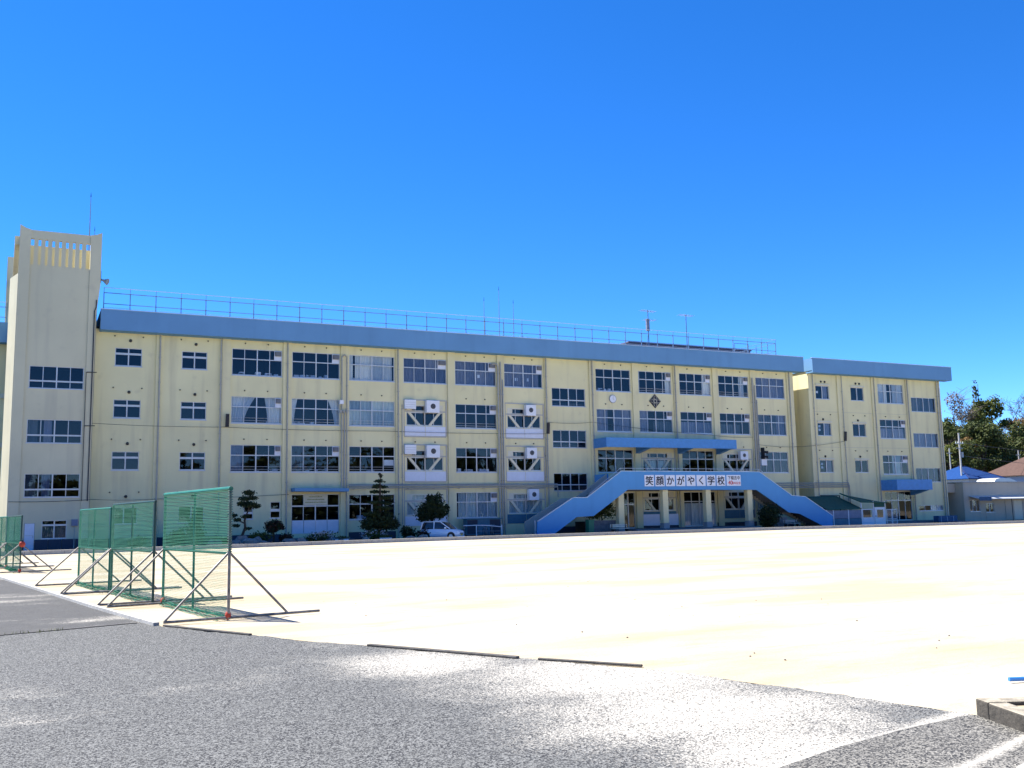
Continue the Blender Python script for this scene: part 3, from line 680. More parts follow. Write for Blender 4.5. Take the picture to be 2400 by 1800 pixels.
# roof railing
def railing(name, label, x0, x1, y, zb, step=1.76, back=3.0):
    t = wthing(name, label, 'railing', ((x0 + x1) / 2, y, zb), group='rooftop railings')
    n = int(round((x1 - x0) / step)); me = MB().bar((0, 0, 0), (0, 0, 1.27), .06, .06).tube([(0, 0, 1.27), (0, -.1, 1.62)], .02, 5).mesh('post', 'railblue')
    for i in range(n + 1): link('post', me, t, (x0 + (x1 - x0) * i / n, y, zb))
    for h, r, m, dy in ((1.25, .03, 'railblue', 0), (.47, .028, 'railblue', 0), (1.6, .02, 'raillight', -.1), (.2, .012, 'raillight', 0)):
        MB().tube([(x0, y + dy, zb + h), (x1, y + dy, zb + h)] , r, 6).build('rail', m, t)
    return t
rr = railing('roof_railing', 'long blue-grey metal railing along the main roof edge', -9.0, 51.8, -.55, 16.55)
for h in (1.25, .47, 1.6): MB().tube([(51.8, -.55, 16.55 + h), (51.9, .6, 16.55 + h), (51.9, 6, 16.55 + h)], .02, 6).build('rail', 'railblue', rr)
for y in (.7, 2.4, 4.2, 6): MB().bar((51.9, y, 15.5), (51.9, y, 18.0), .05).build('post', 'railblue', rr)
for x in (48.2, 49.9): MB().bar((x, 1.2, 15.5), (x, 1.2, 17.9), .05).build('post', 'railblue', rr)
MB().tube([(48.2, 1.2, 17.9), (49.9, 1.2, 17.9)], .03, 6).build('rail', 'railblue', rr)
MB().tube([(48.2, 1.2, 17.3), (49.9, 1.2, 17.3)], .03, 6).build('rail', 'railblue', rr)
for x in (48.2, 49.9, 49.0): MB().bar((x, 6, 15.5), (x, 6, 16.8), .05).build('post', 'railblue', rr)
ph = wthing('rooftop_block', 'low dark purple-brown block on the main roof behind the railing', 'roof block', (46.7, 7.5, 15.5))
MB().box(39.1, 54.2, 6, 9, 15.5, 18.2).build('block_wall', 'purpleroof', ph); MB().box(39.0, 54.3, 5.9, 9.1, 18.2, 18.32).build('cap', 'purpleroof', ph)
# lightning rods and aerials
def rod(x, y, z0, z1, label, r=.035):
    t = thing('lightning_rod', label, 'lightning rod', (x, y, z0), group='rods on the roofs')
    MB().tube([(0, 0, 0), (0, 0, (z1 - z0) * .6), (0, 0, z1 - z0)], [r, r * .9, r * .45], 6).build('mast', 'grey', t)
    MB().tube([(0, 0, z1 - z0), (0, 0, z1 - z0 + .35)], [r * .8, .008], 6).build('tip', 'dark', t); MB().tube([(0, 0, 0), (0, 0, .12)], r * 2.4, 8).build('base', 'grey', t)
rod(23.05, 5, 15.5, 20.9, 'left and shorter of the three thin rods above the main roof'); rod(24.55, 5, 15.5, 22.0, 'tallest middle rod of the three above the main roof'); rod(26.0, 5, 15.5, 20.9, 'right one of the three thin rods above the main roof')
rod(-9.85, 4.5, 18.6, 26.2, 'tall lightning rod rising behind the stair tower', .05); rod(-9.5, 4.5, 18.6, 23.6, 'short rod beside the tall one behind the stair tower')
def aerial(x, y, z0, z1, label, extra):
    t = thing('tv_aerial', label, 'aerial', (x, y, z0), group='television aerials on the main roof'); h = z1 - z0
    MB().tube([(0, 0, 0), (0, 0, h)], .045, 6).build('mast', 'railblue', t)
    b = MB(); b.tube([(-.9, -.1, h - .12), (.9, .1, h - .12)], .022, 5)
    for k in range(9): b.tube([(-.85 + k * .21, -.1 + k * .023 - .4, h - .12), (-.85 + k * .21, -.1 + k * .023 + .4, h - .12)], .01, 4)
    b.build('antenna_boom', 'grey', t)
    if extra:
        b = MB(); b.tube([(-.5, 0, h - 1.0), (.9, 0, h - 1.0)], .02, 5)
        for k in range(6): b.tube([(-.4 + k * .24, -.5, h - 1.0), (-.4 + k * .24, .5, h - 1.0)], .01, 4)
        b.build('antenna_boom', 'grey', t); MB().box(-.22, .1, -.1, .1, h - 2.1, h - .9).build('amplifier', 'purple', t)
        MB().tube([(0, 0, h - 2.2), (-.5, .3, 0)], .025, 5).build('stay', 'grey', t)
aerial(40.5, 4.6, 15.5, 21.3, 'left rooftop aerial with two booms and a box on its mast', True); aerial(45.05, 4.6, 15.5, 21.2, 'plain rooftop aerial with a single boom on a thin mast', False)
# wall fittings
ck = thing('wall_clock', 'round white wall clock between the third and top floor windows', 'clock', (33.2, 0, 11.75))
MB().tube([(0, -.1, 0), (0, .0, 0)], .36, 28).build('case', 'grey', ck); MB().tube([(0, -.108, 0), (0, -.1, 0)], .32, 28).build('dial', 'white', ck)
h = MB().bar((0, -.113, 0), (.02, -.113, .24), .03, .006).bar((0, -.116, 0), (.13, -.116, -.08), .035, .006); h.build('hand', 'ink', ck)
tk = MB()
for k in range(12): a = k * math.pi / 6; tk.bar((.26 * math.sin(a), -.111, .26 * math.cos(a)), (.30 * math.sin(a), -.111, .30 * math.cos(a)), .02, .005)
tk.build('hour_mark', 'ink', ck)
em = thing('school_emblem', 'dark diamond shaped emblem with pale petal pattern on the wall', 'emblem', (37.73, 0, 11.7))
MB().prism([(-.62, 0), (0, -.64), (.62, 0), (0, .64)], -.08, -.01).build('plate', 'ink', em)
pt = MB()
for k in range(4):
    a = k * math.pi / 2
    for s in (-1, 1):
        ca, sa = math.cos(a), math.sin(a)
        def q(u, v): return (u * ca - v * sa, -.09, u * sa + v * ca)
        pt.bar(q(.12, .04 * s), q(.36, .15 * s), .035, .02); pt.bar(q(.36, .15 * s), q(.5, .04 * s), .035, .02)
    ca, sa = math.cos(a + math.pi / 4), math.sin(a + math.pi / 4); pt.bar((.12 * ca, -.09, .12 * sa), (.36 * ca, -.09, .36 * sa), .03, .02)
pt.build('petal_pattern', 'brace', em)
MB().tube([(.15 * math.cos(a * .3927), -.09, .15 * math.sin(a * .3927)) for a in range(17)], .02, 5, False).build('ring', 'brace', em)
def wall_speaker(x, y, z, label):
    t = thing('wall_speaker', label, 'speaker', (x, y, z), group='black column speakers on the walls')
    b = MB().box(-.12, .12, -.16, 0, 0, .95).build('cabinet', 'dark', t); bevel_mesh(b.data, .015, 1); MB().box(-.1, .1, -.17, -.158, .05, .9).build('grille', 'ink', t)
    MB().box(-.04, .04, 0, .1, .1, .16).box(-.04, .04, 0, .1, .8, .86).build('bracket', 'grey', t); t.rotation_euler = (R(5), 0, R(4)); return t
wall_speaker(-.33, -.25, 8.52, 'black column speaker at the left beside the third floor curtains'); wall_speaker(26.42, -.25, 8.5, 'black column speaker beside the braced bay near the building middle'); wall_speaker(60.55, -.12, 8.42, 'black column speaker between the small windows of the right block')
def cable(pts, sag, label, r=.015):
    out = []
    for a, b in zip(pts, pts[1:]):
        a, b = Vector(a), Vector(b)
        for k in range(12): t = k / 12; p = a.lerp(b, t); p.z -= sag * 4 * t * (1 - t); out.append(p)
    out.append(Vector(pts[-1])); tag(MB().tube(out, r, 5).build('cable', 'dark'), label, 'cable', 'black cables along the facade')
cable([(-9.6, -1.05, 8.5), (-.5, -.2, 8.5), (11.8, -.2, 8.45), (26.3, -.2, 8.5)], .07, 'black cable strung between the left tower and the middle speaker')
cable([(26.4, -.25, 9.5), (30.9, -.25, 9.6), (44, -.2, 8.7), (48.8, -.2, 8.6)], .1, 'black cable running right from the middle speaker at third floor level')
cable([(-14.4, -1.1, 3.2), (-9.3, -1.1, 3.3), (-5.1, -.25, 3.3), (4.3, -.25, 3.55)], .06, 'lowest black cable sagging above the ground floor at left')
cable([(49.3, -.2, 7.9), (54.2, -.2, 7.75), (60.5, -.2, 8.4)], .1, 'black cable bridging the gap to the right block')
sl = wthing('security_light', 'dark lamp and white box on the pipes right of the stairs', 'lamp', (49.9, -.3, 6.4))
MB().box(49.55, 50.2, -.3, -.02, 5.9, 6.5).build('box', 'white', sl); MB().box(49.75, 49.8, -.5, -.02, 6.5, 7.6).build('arm', 'dark', sl)
for z in (6.75, 7.2): MB().tube([(49.8, -.45, z), (50.05, -.7, z - .08)], [.09, .15], 10).build('lamp_head', 'dark', sl)
fl = wthing('wall_floodlight', 'small pale floodlight on the pipes above the third floor windows', 'lamp', (8.4, -.3, 10.6))
MB().box(8.1, 8.4, -.55, -.3, 10.45, 10.75).build('lamp_head', 'white', fl); MB().bar((8.3, -.3, 10.6), (8.55, -.02, 10.4), .04).bar((8.1, -.35, 9.9), (8.9, -.35, 9.95), .05).build('arm', 'grey', fl)
for k in range(3): MB().box(8.15 + .25 * k, 8.27 + .25 * k, -.45, -.3, 9.75, 10.0).build('insulator', 'pipe', fl)

# ------------------------------------------------------------------ stair tower
tw = wthing('stair_tower', 'tall beige stair tower with flared top and louvred opening at left', 'tower', (-11.9, -1, 0))
th = []; 
for z0, z1 in ((10.8, 12.33), (7.1, 8.7), (3.48, 5.05)): th.append((-13.5, -10.12, z0, z1))
th += [(-12.35, -10.82, .7, 1.95), (-13.38, -12.75, 0, 1.77)]
m = MB(); wall_holes(m, -13.75, -10.0, 0, 19.28, th, -1.0, .25); m.build('wall', 'tower', tw)
for z0, z1 in ((10.8, 12.33), (7.1, 8.7), (3.48, 5.05)): window(tw, -13.5, -10.12, z0, z1, -1.0, 4, .67, tt=.1, curt=((.02, .2, D_), (.3, .46, G_)) if z0 < 8 else ())
window(tw, -12.35, -10.82, .7, 1.95, -1.0, 2, .26, tt=.12, curt=((0, 1, D_, 0, .7),))
d = MB().box(-13.36, -12.77, -.99, -.93, 0, 1.76).build('door', 'panelwhite', tw); MB().box(-13.3, -12.83, -1.0, -.985, .95, .99).build('door_rail', 'alu', d)
MB().tube([(-12.85, -1.03, .8), (-12.85, -1.03, .95)], .015, 6).build('handle', 'grey', d)
# fins left and right, widening towards the top corners
def fin(xa, xb, out):
    p = [(xa, 0), (xb, 0), (xb, 21.70)] + ([(xa + .35, 21.80), (xa, 22.0)] if out < 0 else [])
    if out > 0: p = [(xa, 0), (xb - .22, 0), (xb - .22, 16), (xb, 18.2), (xb, 21.95), (xb - .35, 21.78), (xa, 21.70)]
    MB().prism(p, -1.08, -.5).build('corner_fin', 'tower', tw)
fin(-14.45, -13.753, -1); fin(-9.997, -9.28, 1)
m = MB(); m.prism([(-13.75, 21.1), (-10.0, 21.1), (-10.0, 21.7), (-13.75, 21.7)], -1.0, -.7); m.build('lintel', 'tower', tw)
for k in range(8): MB().box(-13.55 + k * .43, -13.28 + k * .43, -.98, -.8, 19.28, 21.1).build('louvre', 'tower', tw)
# body behind the front, side face splays out to the left and catches the sun
m = MB(); m.slab([(-14.42, -.49), (-13.74, -.74), (-9.45, -.74), (-9.45, 0), (-9.45, 9.5), (-15.0, 9.5), (-14.95, .9)], 17.9, 18.6)
m.build('top_slab', 'kerb', tw)
m = MB()
def sidewall(pts, z0, z1):
    for a, b in zip(pts, pts[1:]): m.add([(a[0], a[1], z0), (b[0], b[1], z0), (b[0], b[1], z1), (a[0], a[1], z1)], [(3, 2, 1, 0)])
    off = [(x + .25, y + .05) for x, y in pts]
    for a, b in zip(off, off[1:]): m.add([(a[0], a[1], z0), (b[0], b[1], z0), (b[0], b[1], z1), (a[0], a[1], z1)], [(0, 1, 2, 3)])
sidewall([(-14.44, -1.04), (-14.95, .9), (-15.0, 9.5)], 0, 18.6); m.add([(-14.44, -1.04, 18.6), (-14.95, .9, 18.6), (-15, 9.5, 18.6), (-14.5, 9.5, 18.6), (-14.2, -.9, 18.6)], [(0, 4, 3, 2, 1)])
m.box(-9.45, -9.42, -.5, 9.5, 0, 18.6); m.build('side_wall', 'tower', tw)
MB().box(-15.35, -9.4, 9.3, 9.7, 0, 22.2).build('rear_wall', 'tower', tw)
MB().box(-14.1, -9.5, .3, .5, 18.6, 20.95).build('inner_wall', 'tower', tw)
MB().add([(-14.75, -.5, 21.3), (-14.4, -.5, 21.3), (-14.4, 9.3, 20.2), (-14.95, 9.3, 20.2), (-14.75, -.5, 20.7), (-14.4, -.5, 20.7), (-14.4, 9.3, 19.7), (-14.95, 9.3, 19.7)], [(0, 1, 2, 3), (7, 6, 5, 4), (0, 4, 5, 1), (1, 5, 6, 2), (2, 6, 7, 3), (3, 7, 4, 0)]).build('side_beam', 'tower', tw)
MB().box(-9.7, -9.42, -.5, 9.3, 18.6, 21.6).build('side_parapet', 'tower', tw)
fm = MB()
for z in (1.9, 5.55, 9.15, 12.9): fm.box(-14.2, -9.5, -.7, 5, z, z + .2)
fm.box(-14.2, -9.5, 5, 5.2, 0, 17.8); fm.build('landing_slab', 'interior', tw)
for a, b, c in ((-12.74, -11.94, -1.003), (-11.91, -11.11, -1.003), (-11.08, -10.28, -1.003), (-10.25, -9.5, -1.082), (-14.46, -13.4, -1.083)): MB().box(a, b, -1.11, c, 0, .69).build('plinth', 'plinth', tw)
for z in (8.3, 12.0): MB().tube([(-9.97, -1.12, z), (-9.32, -1.12, z + .02)], .03, 6).build('conduit', 'dark', tw)
MB().tube([(-9.62, -1.13, 3.2), (-9.60, -1.13, 16.3), (-9.5, -1.13, 16.6), (-9.5, -1.13, 17.1)], .04, 6).build('conduit', 'dark', tw)
MB().tube([(-9.98, -1.13, 3.2), (-9.98, -1.13, 12)], .02, 6).build('conduit', 'dark', tw)
hs = thing('horn_speaker', 'grey horn speaker on the right side of the tower top', 'speaker', (-9.26, -.9, 18.5))
MB().tube([(0, 0, -.1), (.0, 0, .75)], .02, 6).build('pole', 'dark', hs); MB().tube([(.02, 0, .12), (.2, -.1, .05), (.42, -.22, -.05)], [.05, .09, .24], 14).build('horn', 'grey', hs); MB().blob((.0, .02, .14), (.08, .08, .08), 2, 8, 6, 0).build('driver', 'dark', hs)
mb_ = wthing('meter_box', 'small blue-grey meter box on the tower wall by the ground floor window', 'meter box', (-10.4, -1.1, 1.75))
MB().box(-10.55, -10.15, -1.2, -1.002, 1.55, 1.98).build('box', 'purple', mb_); MB().tube([(-10.35, -1.1, .05), (-10.35, -1.1, 1.55)], .025, 6).build('conduit', 'pipe', mb_)

# ------------------------------------------------------------------ wing beyond the tower at far left
ww = wthing('west_wing', 'cream building wing with blue roof band at the left edge of the picture', 'school building', (-23, 8.5, 0))
hl = [(-19.5 - 4.5 * k, -16.4 - 4.5 * k, z, z + 2) for k in range(3) for z in (5.2, 8.8, 12.4)]
m = MB(); wall_holes(m, -34, -15.06, 0, 15.3, hl, 8.5, .2); m.build('wall', 'cream', ww)
for a in hl: window(ww, *a, 8.5)
MB().box(-34, -15.06, 11.5, 11.7, 0, 15.2).build('room_partition', 'interior', ww)
MB().box(-34, -14.9, 7.5, 7.65, 15.2, 16.72).box(-34, -14.9, 7.65, 8.5, 15.2, 15.34).build('fascia', 'fascia', ww)
MB().box(-34, -15.07, 8.7, 18, 15.3, 15.5).build('roof_slab', 'ceil', ww)
for z in (11.1, 7.4): MB().box(-34, -15.07, 8.35, 8.497, z, z + .35).build('ledge', 'brace', ww)
for z in (4.2,): MB().box(-34, -15.07, 8.35, 8.497, z, z + .2).build('ledge', 'rust', ww)
railing('roof_railing', 'short piece of roof railing on the wing at the left picture edge', -33.5, -15.2, 8, 16.72)

# ------------------------------------------------------------------ block on the right
rb = wthing('classroom_block', 'separate cream four-storey block at right with small windows and blue roof band', 'school building', (65.5, 0, 0))
hr = []
def WR(x0, x1, z0, z1, **k): hr.append((x0, x1, z0, z1, k))
for z0, z1 in ((12.6, 13.95), (8.92, 10.2), (5.25, 6.5)):
    WR(57.15, 58.95, z0, z1, cols=2, split=None, curt=((.5, .95, G_),)); WR(61.87, 63.66, z0, z1, cols=2, split=None)
WR(65.68, 69.35, 12.44, 14.48, curt=((0, .4, C_), (.62, 1, C_))); WR(65.68, 69.35, 8.76, 10.76, fan=.16, curt=((0, .95, G_, 0, .55),)); WR(65.75, 69.35, 5.06, 7.05, fan=.2, curt=((.42, .75, N_),))
WR(70.42, 74.08, 11.7, 13.23, split=None, curt=((0, .5, D_), (.5, 1, D_)), seed=1); WR(70.42, 74.12, 7.93, 9.43, split=None, curt=((0, .5, G_), (.5, 1, G_))); WR(70.42, 74.08, 4.26, 5.74, split=None, curt=((0, .5, D_), (.5, 1, D_)))
WR(57.2, 58.4, 1.5, 2.85, cols=1, split=None); WR(65.72, 69.5, .33, 3.28, cols=4, split=.3, sill=False); WR(70.5, 74.1, 1.25, 1.84, split=None, curt=((.5, .98, C_),))
m = MB(); wall_holes(m, 56.1, 74.75, 0, 15.3, [h[:4] for h in hr], 0, .2); m.build('wall', 'cream', rb)
for a in hr: window(rb, *a[:4], 0, **a[4])
MB().box(56.1, 56.3, .2, 11.8, 0, 15.29).box(74.55, 74.75, .2, 11.8, 0, 15.3).box(56.1, 74.75, 11.8, 12, 0, 15.3).build('side_wall', 'cream', rb)
fm = MB()
for z in (.02, 3.75, 7.35, 10.95): fm.box(56.3, 74.55, .2, 11.8, z, z + .28)
fm.build('floor_slab', 'roomfloor', rb)
MB().box(56.3, 74.55, 7.6, 7.75, .3, 15).box(60.2, 60.3, .2, 7.6, .3, 15).box(65, 65.1, .2, 7.6, .3, 15).box(69.8, 69.9, .2, 7.6, .3, 15).build('room_partition', 'interior', rb)
MB().box(56.1, 74.75, .2, 12, 15.3, 15.5).build('roof_slab', 'ceil', rb)
MB().box(56.0, 75.7, -1.0, -.88, FB, FT).box(56.0, 75.7, -.88, 0, FB, FB + .14).box(56.0, 56.12, -.88, 12.6, FB + .23, FT).box(75.58, 75.7, -.88, 12.6, FB + .14, FT).box(56.12, 75.58, 12.5, 12.6, FB + .14, FT).build('fascia', 'fascia', rb)
MB().box(55.97, 75.73, -1.03, -.8, FT + .002, FT + .06).build('coping', 'raillight', rb)
for a, b in ((56.1, 56.5), (59.95, 60.35), (64.7, 65.3), (69.62, 69.98), (74.3, 74.75)): MB().box(a, b, -.14, -.002, 0, 15.28).build('pilaster', 'pil', rb)
for x in (56.65, 60.5, 65.0, 69.8, 74.5, 74.2): dpipe(x, 0, 15.2, .05, -.2, 'pipe', rb)
for z in (11.3, 7.75): MB().box(56.5, 69.6, -.02, -.002, z, z + .05).build('floor_joint', 'tower', rb)
for x in (57.9, 62.6):
    for z in (14.35, 10.55, 6.85):
        link('vent_cap', vmesh[.11], rb, (x, 0, z))
        if z > 14: link('vent_cap', vmesh[.11], rb, (x + .5, 0, z))
for x in (57.2, 58.9, 62, 63.6, 66.5, 68.5):
    for z in (11.05, 7.45): link('vent_cap', vmesh[.05], rb, (x, 0, z))
for a in ((57.15, 58.95, 13.95), (61.87, 63.66, 13.95), (57.15, 58.95, 10.2), (61.87, 63.66, 10.2), (57.15, 58.95, 6.5), (61.87, 63.66, 6.5)):
    MB().box(a[0] - .05, a[1] + .05, -.12, -.002, a[2] + .03, a[2] + .17).build('window_hood', 'brace', rb)
MB().box(65.0, 70.0, -2.3, -2.15, 3.4, 4.45).box(65, 65.15, -2.15, -.15, 3.4, 4.45).box(69.85, 70, -2.15, -.15, 3.4, 4.45).box(65.15, 69.85, -2.15, -.15, 3.4, 3.55).build('door_canopy', 'awning', rb)
MB().add([(69.2, -.15, 3.399), (69.8, -.15, 3.399), (69.8, -2.1, 3.399), (69.2, -2.1, 3.399), (69.2, -.15, 2.9), (69.8, -.15, 2.9)], [(0, 1, 2, 3), (4, 0, 3), (1, 5, 2), (4, 5, 1, 0), (4, 3, 2, 5)]).build('canopy_bracket', 'awning', rb)
st = MB()
for k in range(3): st.box(64.9, 74.6, -2.6 + .75 * k, -.01 if k == 2 else -2.6 + .75 * (k + 1), 0, .1 + .1 * k)
st.build('door_step', 'step', rb)
for z in (4.2, 4.0, 3.8): MB().tube([(50.2, -.3, z), (60.5, -.3, z), (60.6, -.3, z - .3), (60.6, -.3, .8)], .045, 6).build('service_pipe', 'grey', rb)
MB().tube([(56.7, -.3, 2.95), (59.2, -.3, 2.95), (59.2, -.3, .2)], .06, 6).build('service_pipe', 'dark', rb)
for x, z in ((57.35, 13.2), (57.4, 9.75), (57.4, 9.4), (57.45, 6.0), (57.45, 5.65)): MB().box(x, x + .28, .17, .18, z, z + .22).build('window_notice', 'paper', rb)
for x, z in ((20.1, 13.1), (23.6, 13.0), (24.75, 13.0), (11.9, 5.75)): MB().box(x, x + (.8 if x == 11.9 else .26), .17, .18, z, z + (.45 if x == 11.9 else .26)).build('window_notice', 'paper', sb)

# ------------------------------------------------------------------ blue entrance staircase
es = wthing('entrance_staircase', 'blue double outdoor staircase with bridge on cream columns before the entrance', 'staircase', (38.5, -3.4, 0))
prof = [(23.05, 0), (23.1, 1.11), (26.4, 2.96), (27.7, 2.96), (31.1, 5.12), (45.75, 5.07), (49.4, 2.93), (50.95, 2.82), (54.2, 1.02), (54.15, 0), (53.2, 0), (50.2, 1.28), (48.95, 1.42), (45.35, 3.48), (31.7, 3.6), (28.3, 1.48), (26.7, 1.42), (24.4, 0)]
def panel(y0, y1, m): return MB().prism(prof, y0, y1).build('side_panel', m, es)
panel(-4.34, -4.20, 'stairblue')
# outer coping on the panel
cp = MB(); top = prof[:9]
for a, b in zip(top[1:], top[2:]): cp.bar((a[0], -4.27, a[1] + .025), (b[0], -4.27, b[1] + .025), .2, .05)
cp.build('coping', 'raillight', es)
# rear panels only along the flights
L_ = [(22.95, 0.05), (23.0, 1.1), (26.4, 2.96), (27.7, 2.96), (30.9, 5.0), (30.9, 3.2), (28.3, 1.48), (26.7, 1.42), (24.4, 0.05)]
MB().prism(L_, -2.36, -2.24).build('rear_panel', 'rearpanel', es)
R_ = [(45.9, 5.0), (49.4, 2.93), (50.95, 2.82), (54.2, 1.02), (54.15, .05), (53.2, .05), (50.2, 1.28), (48.95, 1.42), (45.9, 3.1)]
MB().prism(R_, -2.36, -2.24).build('rear_panel', 'rearpanel', es)
MB().box(31.0, 45.7, -4.195, -.15, 3.56, 3.74).build('bridge_deck', 'step', es)
MB().box(31.0, 31.15, -2.2, -.15, 3.745, 5.0).build('end_panel', 'stairblue', es)
def flight(xa, za, xb, zb):
    n = max(2, int(round(abs(zb - za) / .17)))
    for k in range(n):
        x0 = xa + (xb - xa) * k / n; x1 = xa + (xb - xa) * (k + 1) / n; z = za + (zb - za) * (k + 1) / n
        MB().box(min(x0, x1), max(x0, x1), -4.19, -2.37, z - .24, z).build('step', 'step', es)
flight(23.6, 0, 26.7, 1.72); flight(28.1, 1.76, 31.0, 3.7); MB().box(26.7, 28.1, -4.19, -2.37, 1.5, 1.72).build('half_landing', 'step', es)
flight(53.6, 0, 50.6, 1.62); flight(49.0, 1.66, 45.8, 3.7); MB().box(49.0, 50.6, -4.19, -2.37, 1.4, 1.62).build('half_landing', 'step', es)
for x in (31.15, 35.62, 40.15, 44.75):
    c = MB().box(x - .28, x + .28, -4.12, -3.6, .75, 3.555).build('column', 'pil', es); bevel_mesh(c.data, .03, 1)
    MB().box(x - .30, x + .30, -4.14, -3.58, 0, .75).build('column_base', 'greyplinth', c)
hr_ = MB(); off = [(x, z + .26) for x, z in prof[4:6]]
hr_.tube([(28.0, -4.27, 3.3), (31.05, -4.27, 5.38), (45.8, -4.27, 5.33), (46.2, -4.27, 5.1)], .022, 6)
hr_.build('handrail', 'raillight', es)
for k in range(12): MB().tube([(31.1 + k * 1.33, -4.27, 5.1), (31.1 + k * 1.33, -4.27, 5.36)], .014, 5).build('handrail_post', 'raillight', es)
MB().tube([(23.0, -4.1, 0), (23.0, -4.1, 1.25)], .04, 8).build('newel_post', 'raillight', es)
# sign panels with lettering
def lettering(txt, size, x, y, z, parent, m='ink', bold=.022, align='CENTER', sx=1):
    c = bpy.data.curves.new('lettering', 'FONT'); c.body = txt; c.size = size
    t = bpy.data.objects.new('lettering_src', c); col.objects.link(t); dg = bpy.context.evaluated_depsgraph_get(); dg.update()
    me0 = bpy.data.meshes.new_from_object(t.evaluated_get(dg)); bpy.data.objects.remove(t); bpy.data.curves.remove(c)
    V0 = [(v.co.x, v.co.y) for v in me0.vertices]; F0 = [tuple(p.vertices) for p in me0.polygons]; bpy.data.meshes.remove(me0)
    xs = [p[0] for p in V0]; zs = [p[1] for p in V0]; cx, cz = (min(xs) + max(xs)) / 2, (min(zs) + max(zs)) / 2; mb = MB()
    for k, (ox, oz) in enumerate(((-bold, 0), (bold, 0), (0, -bold * .8), (0, bold * .8))): mb.add([((a - cx) * sx + ox, -.0006 * k, b - cz + oz) for a, b in V0], F0)
    me = mb.mesh('lettering', m)
    o = link('lettering', me, parent, (x, y, z)); return o
pos = ['leftmost', 'second', 'third', 'fourth', 'fifth', 'sixth', 'seventh', 'eighth']
for k, chx in enumerate('笑顔かがやく学校'):
    s = thing('sign_panel', 'white square panel reading %s, %s of the eight letters on the bridge' % (chx, pos[k]), 'sign', (33.37 + 1.078 * k, -4.345, 3.86), group='letter panels on the staircase bridge')
    b = MB().box(0, .95, -.025, 0, 0, .95).build('board', 'sign', s); bevel_mesh(b.data, .006, 1)
    lettering(chx, .80, .475, -.028, .475, s, bold=.023)
s = thing('sign_panel', 'wider white panel with small black and red writing at the right end of the letters', 'sign', (33.37 + 1.078 * 8 + .02, -4.345, 3.86), group='letter panels on the staircase bridge')
MB().box(0, 1.56, -.025, 0, 0, .95).build('board', 'sign', s)
lettering('下稲吉中', .36, .80, -.028, .70, s, bold=.008, sx=.95)
lettering('40', .5, .40, -.028, .28, s, 'red', .012); lettering('周年記念', .25, 1.04, -.028, .24, s, 'red', .005)

# ------------------------------------------------------------------ ball-stop net screens
def net_lines(x0, x1, z0, z1, sp, w, y, sag=0, seed=0, wv=.003):
    m = MB(); rnd = random.Random(seed); n = int((x1 - x0) / sp); k = int((z1 - z0) / sp)
    def strip(pts, horizontal):
        vs = []; fs = []
        for x, yy, z in pts:
            if horizontal: vs += [(x, yy, z - w / 2), (x, yy - w * .5, z + w * .0), (x, yy, z + w / 2)]
            else: vs += [(x - wv / 2, yy, z), (x, yy - wv * .5, z), (x + wv / 2, yy, z)]
        for i in range(len(pts) - 1):
            for a in range(3): b = (a + 1) % 3; fs.append((i * 3 + a, i * 3 + b, (i + 1) * 3 + b, (i + 1) * 3 + a))
        m.add(vs, fs)
    def yy(x, z): return y + sag * math.sin((x - x0) / (x1 - x0) * math.pi) * math.sin((z - z0) / (z1 - z0) * math.pi)
    for i in range(n + 1):
        x = x0 + (x1 - x0) * i / n + rnd.uniform(-.003, .003); strip([(x, yy(x, z0 + (z1 - z0) * j / 4), z0 + (z1 - z0) * j / 4) for j in range(5)], False)
    for j in range(k + 1):
        z = z0 + (z1 - z0) * j / k + rnd.uniform(-.003, .003); strip([(x0 + (x1 - x0) * i / 6, yy(x0 + (x1 - x0) * i / 6, z - .0), z - .012 * math.sin(i / 6 * math.pi)) for i in range(7)], True)
    return m
_net = {}
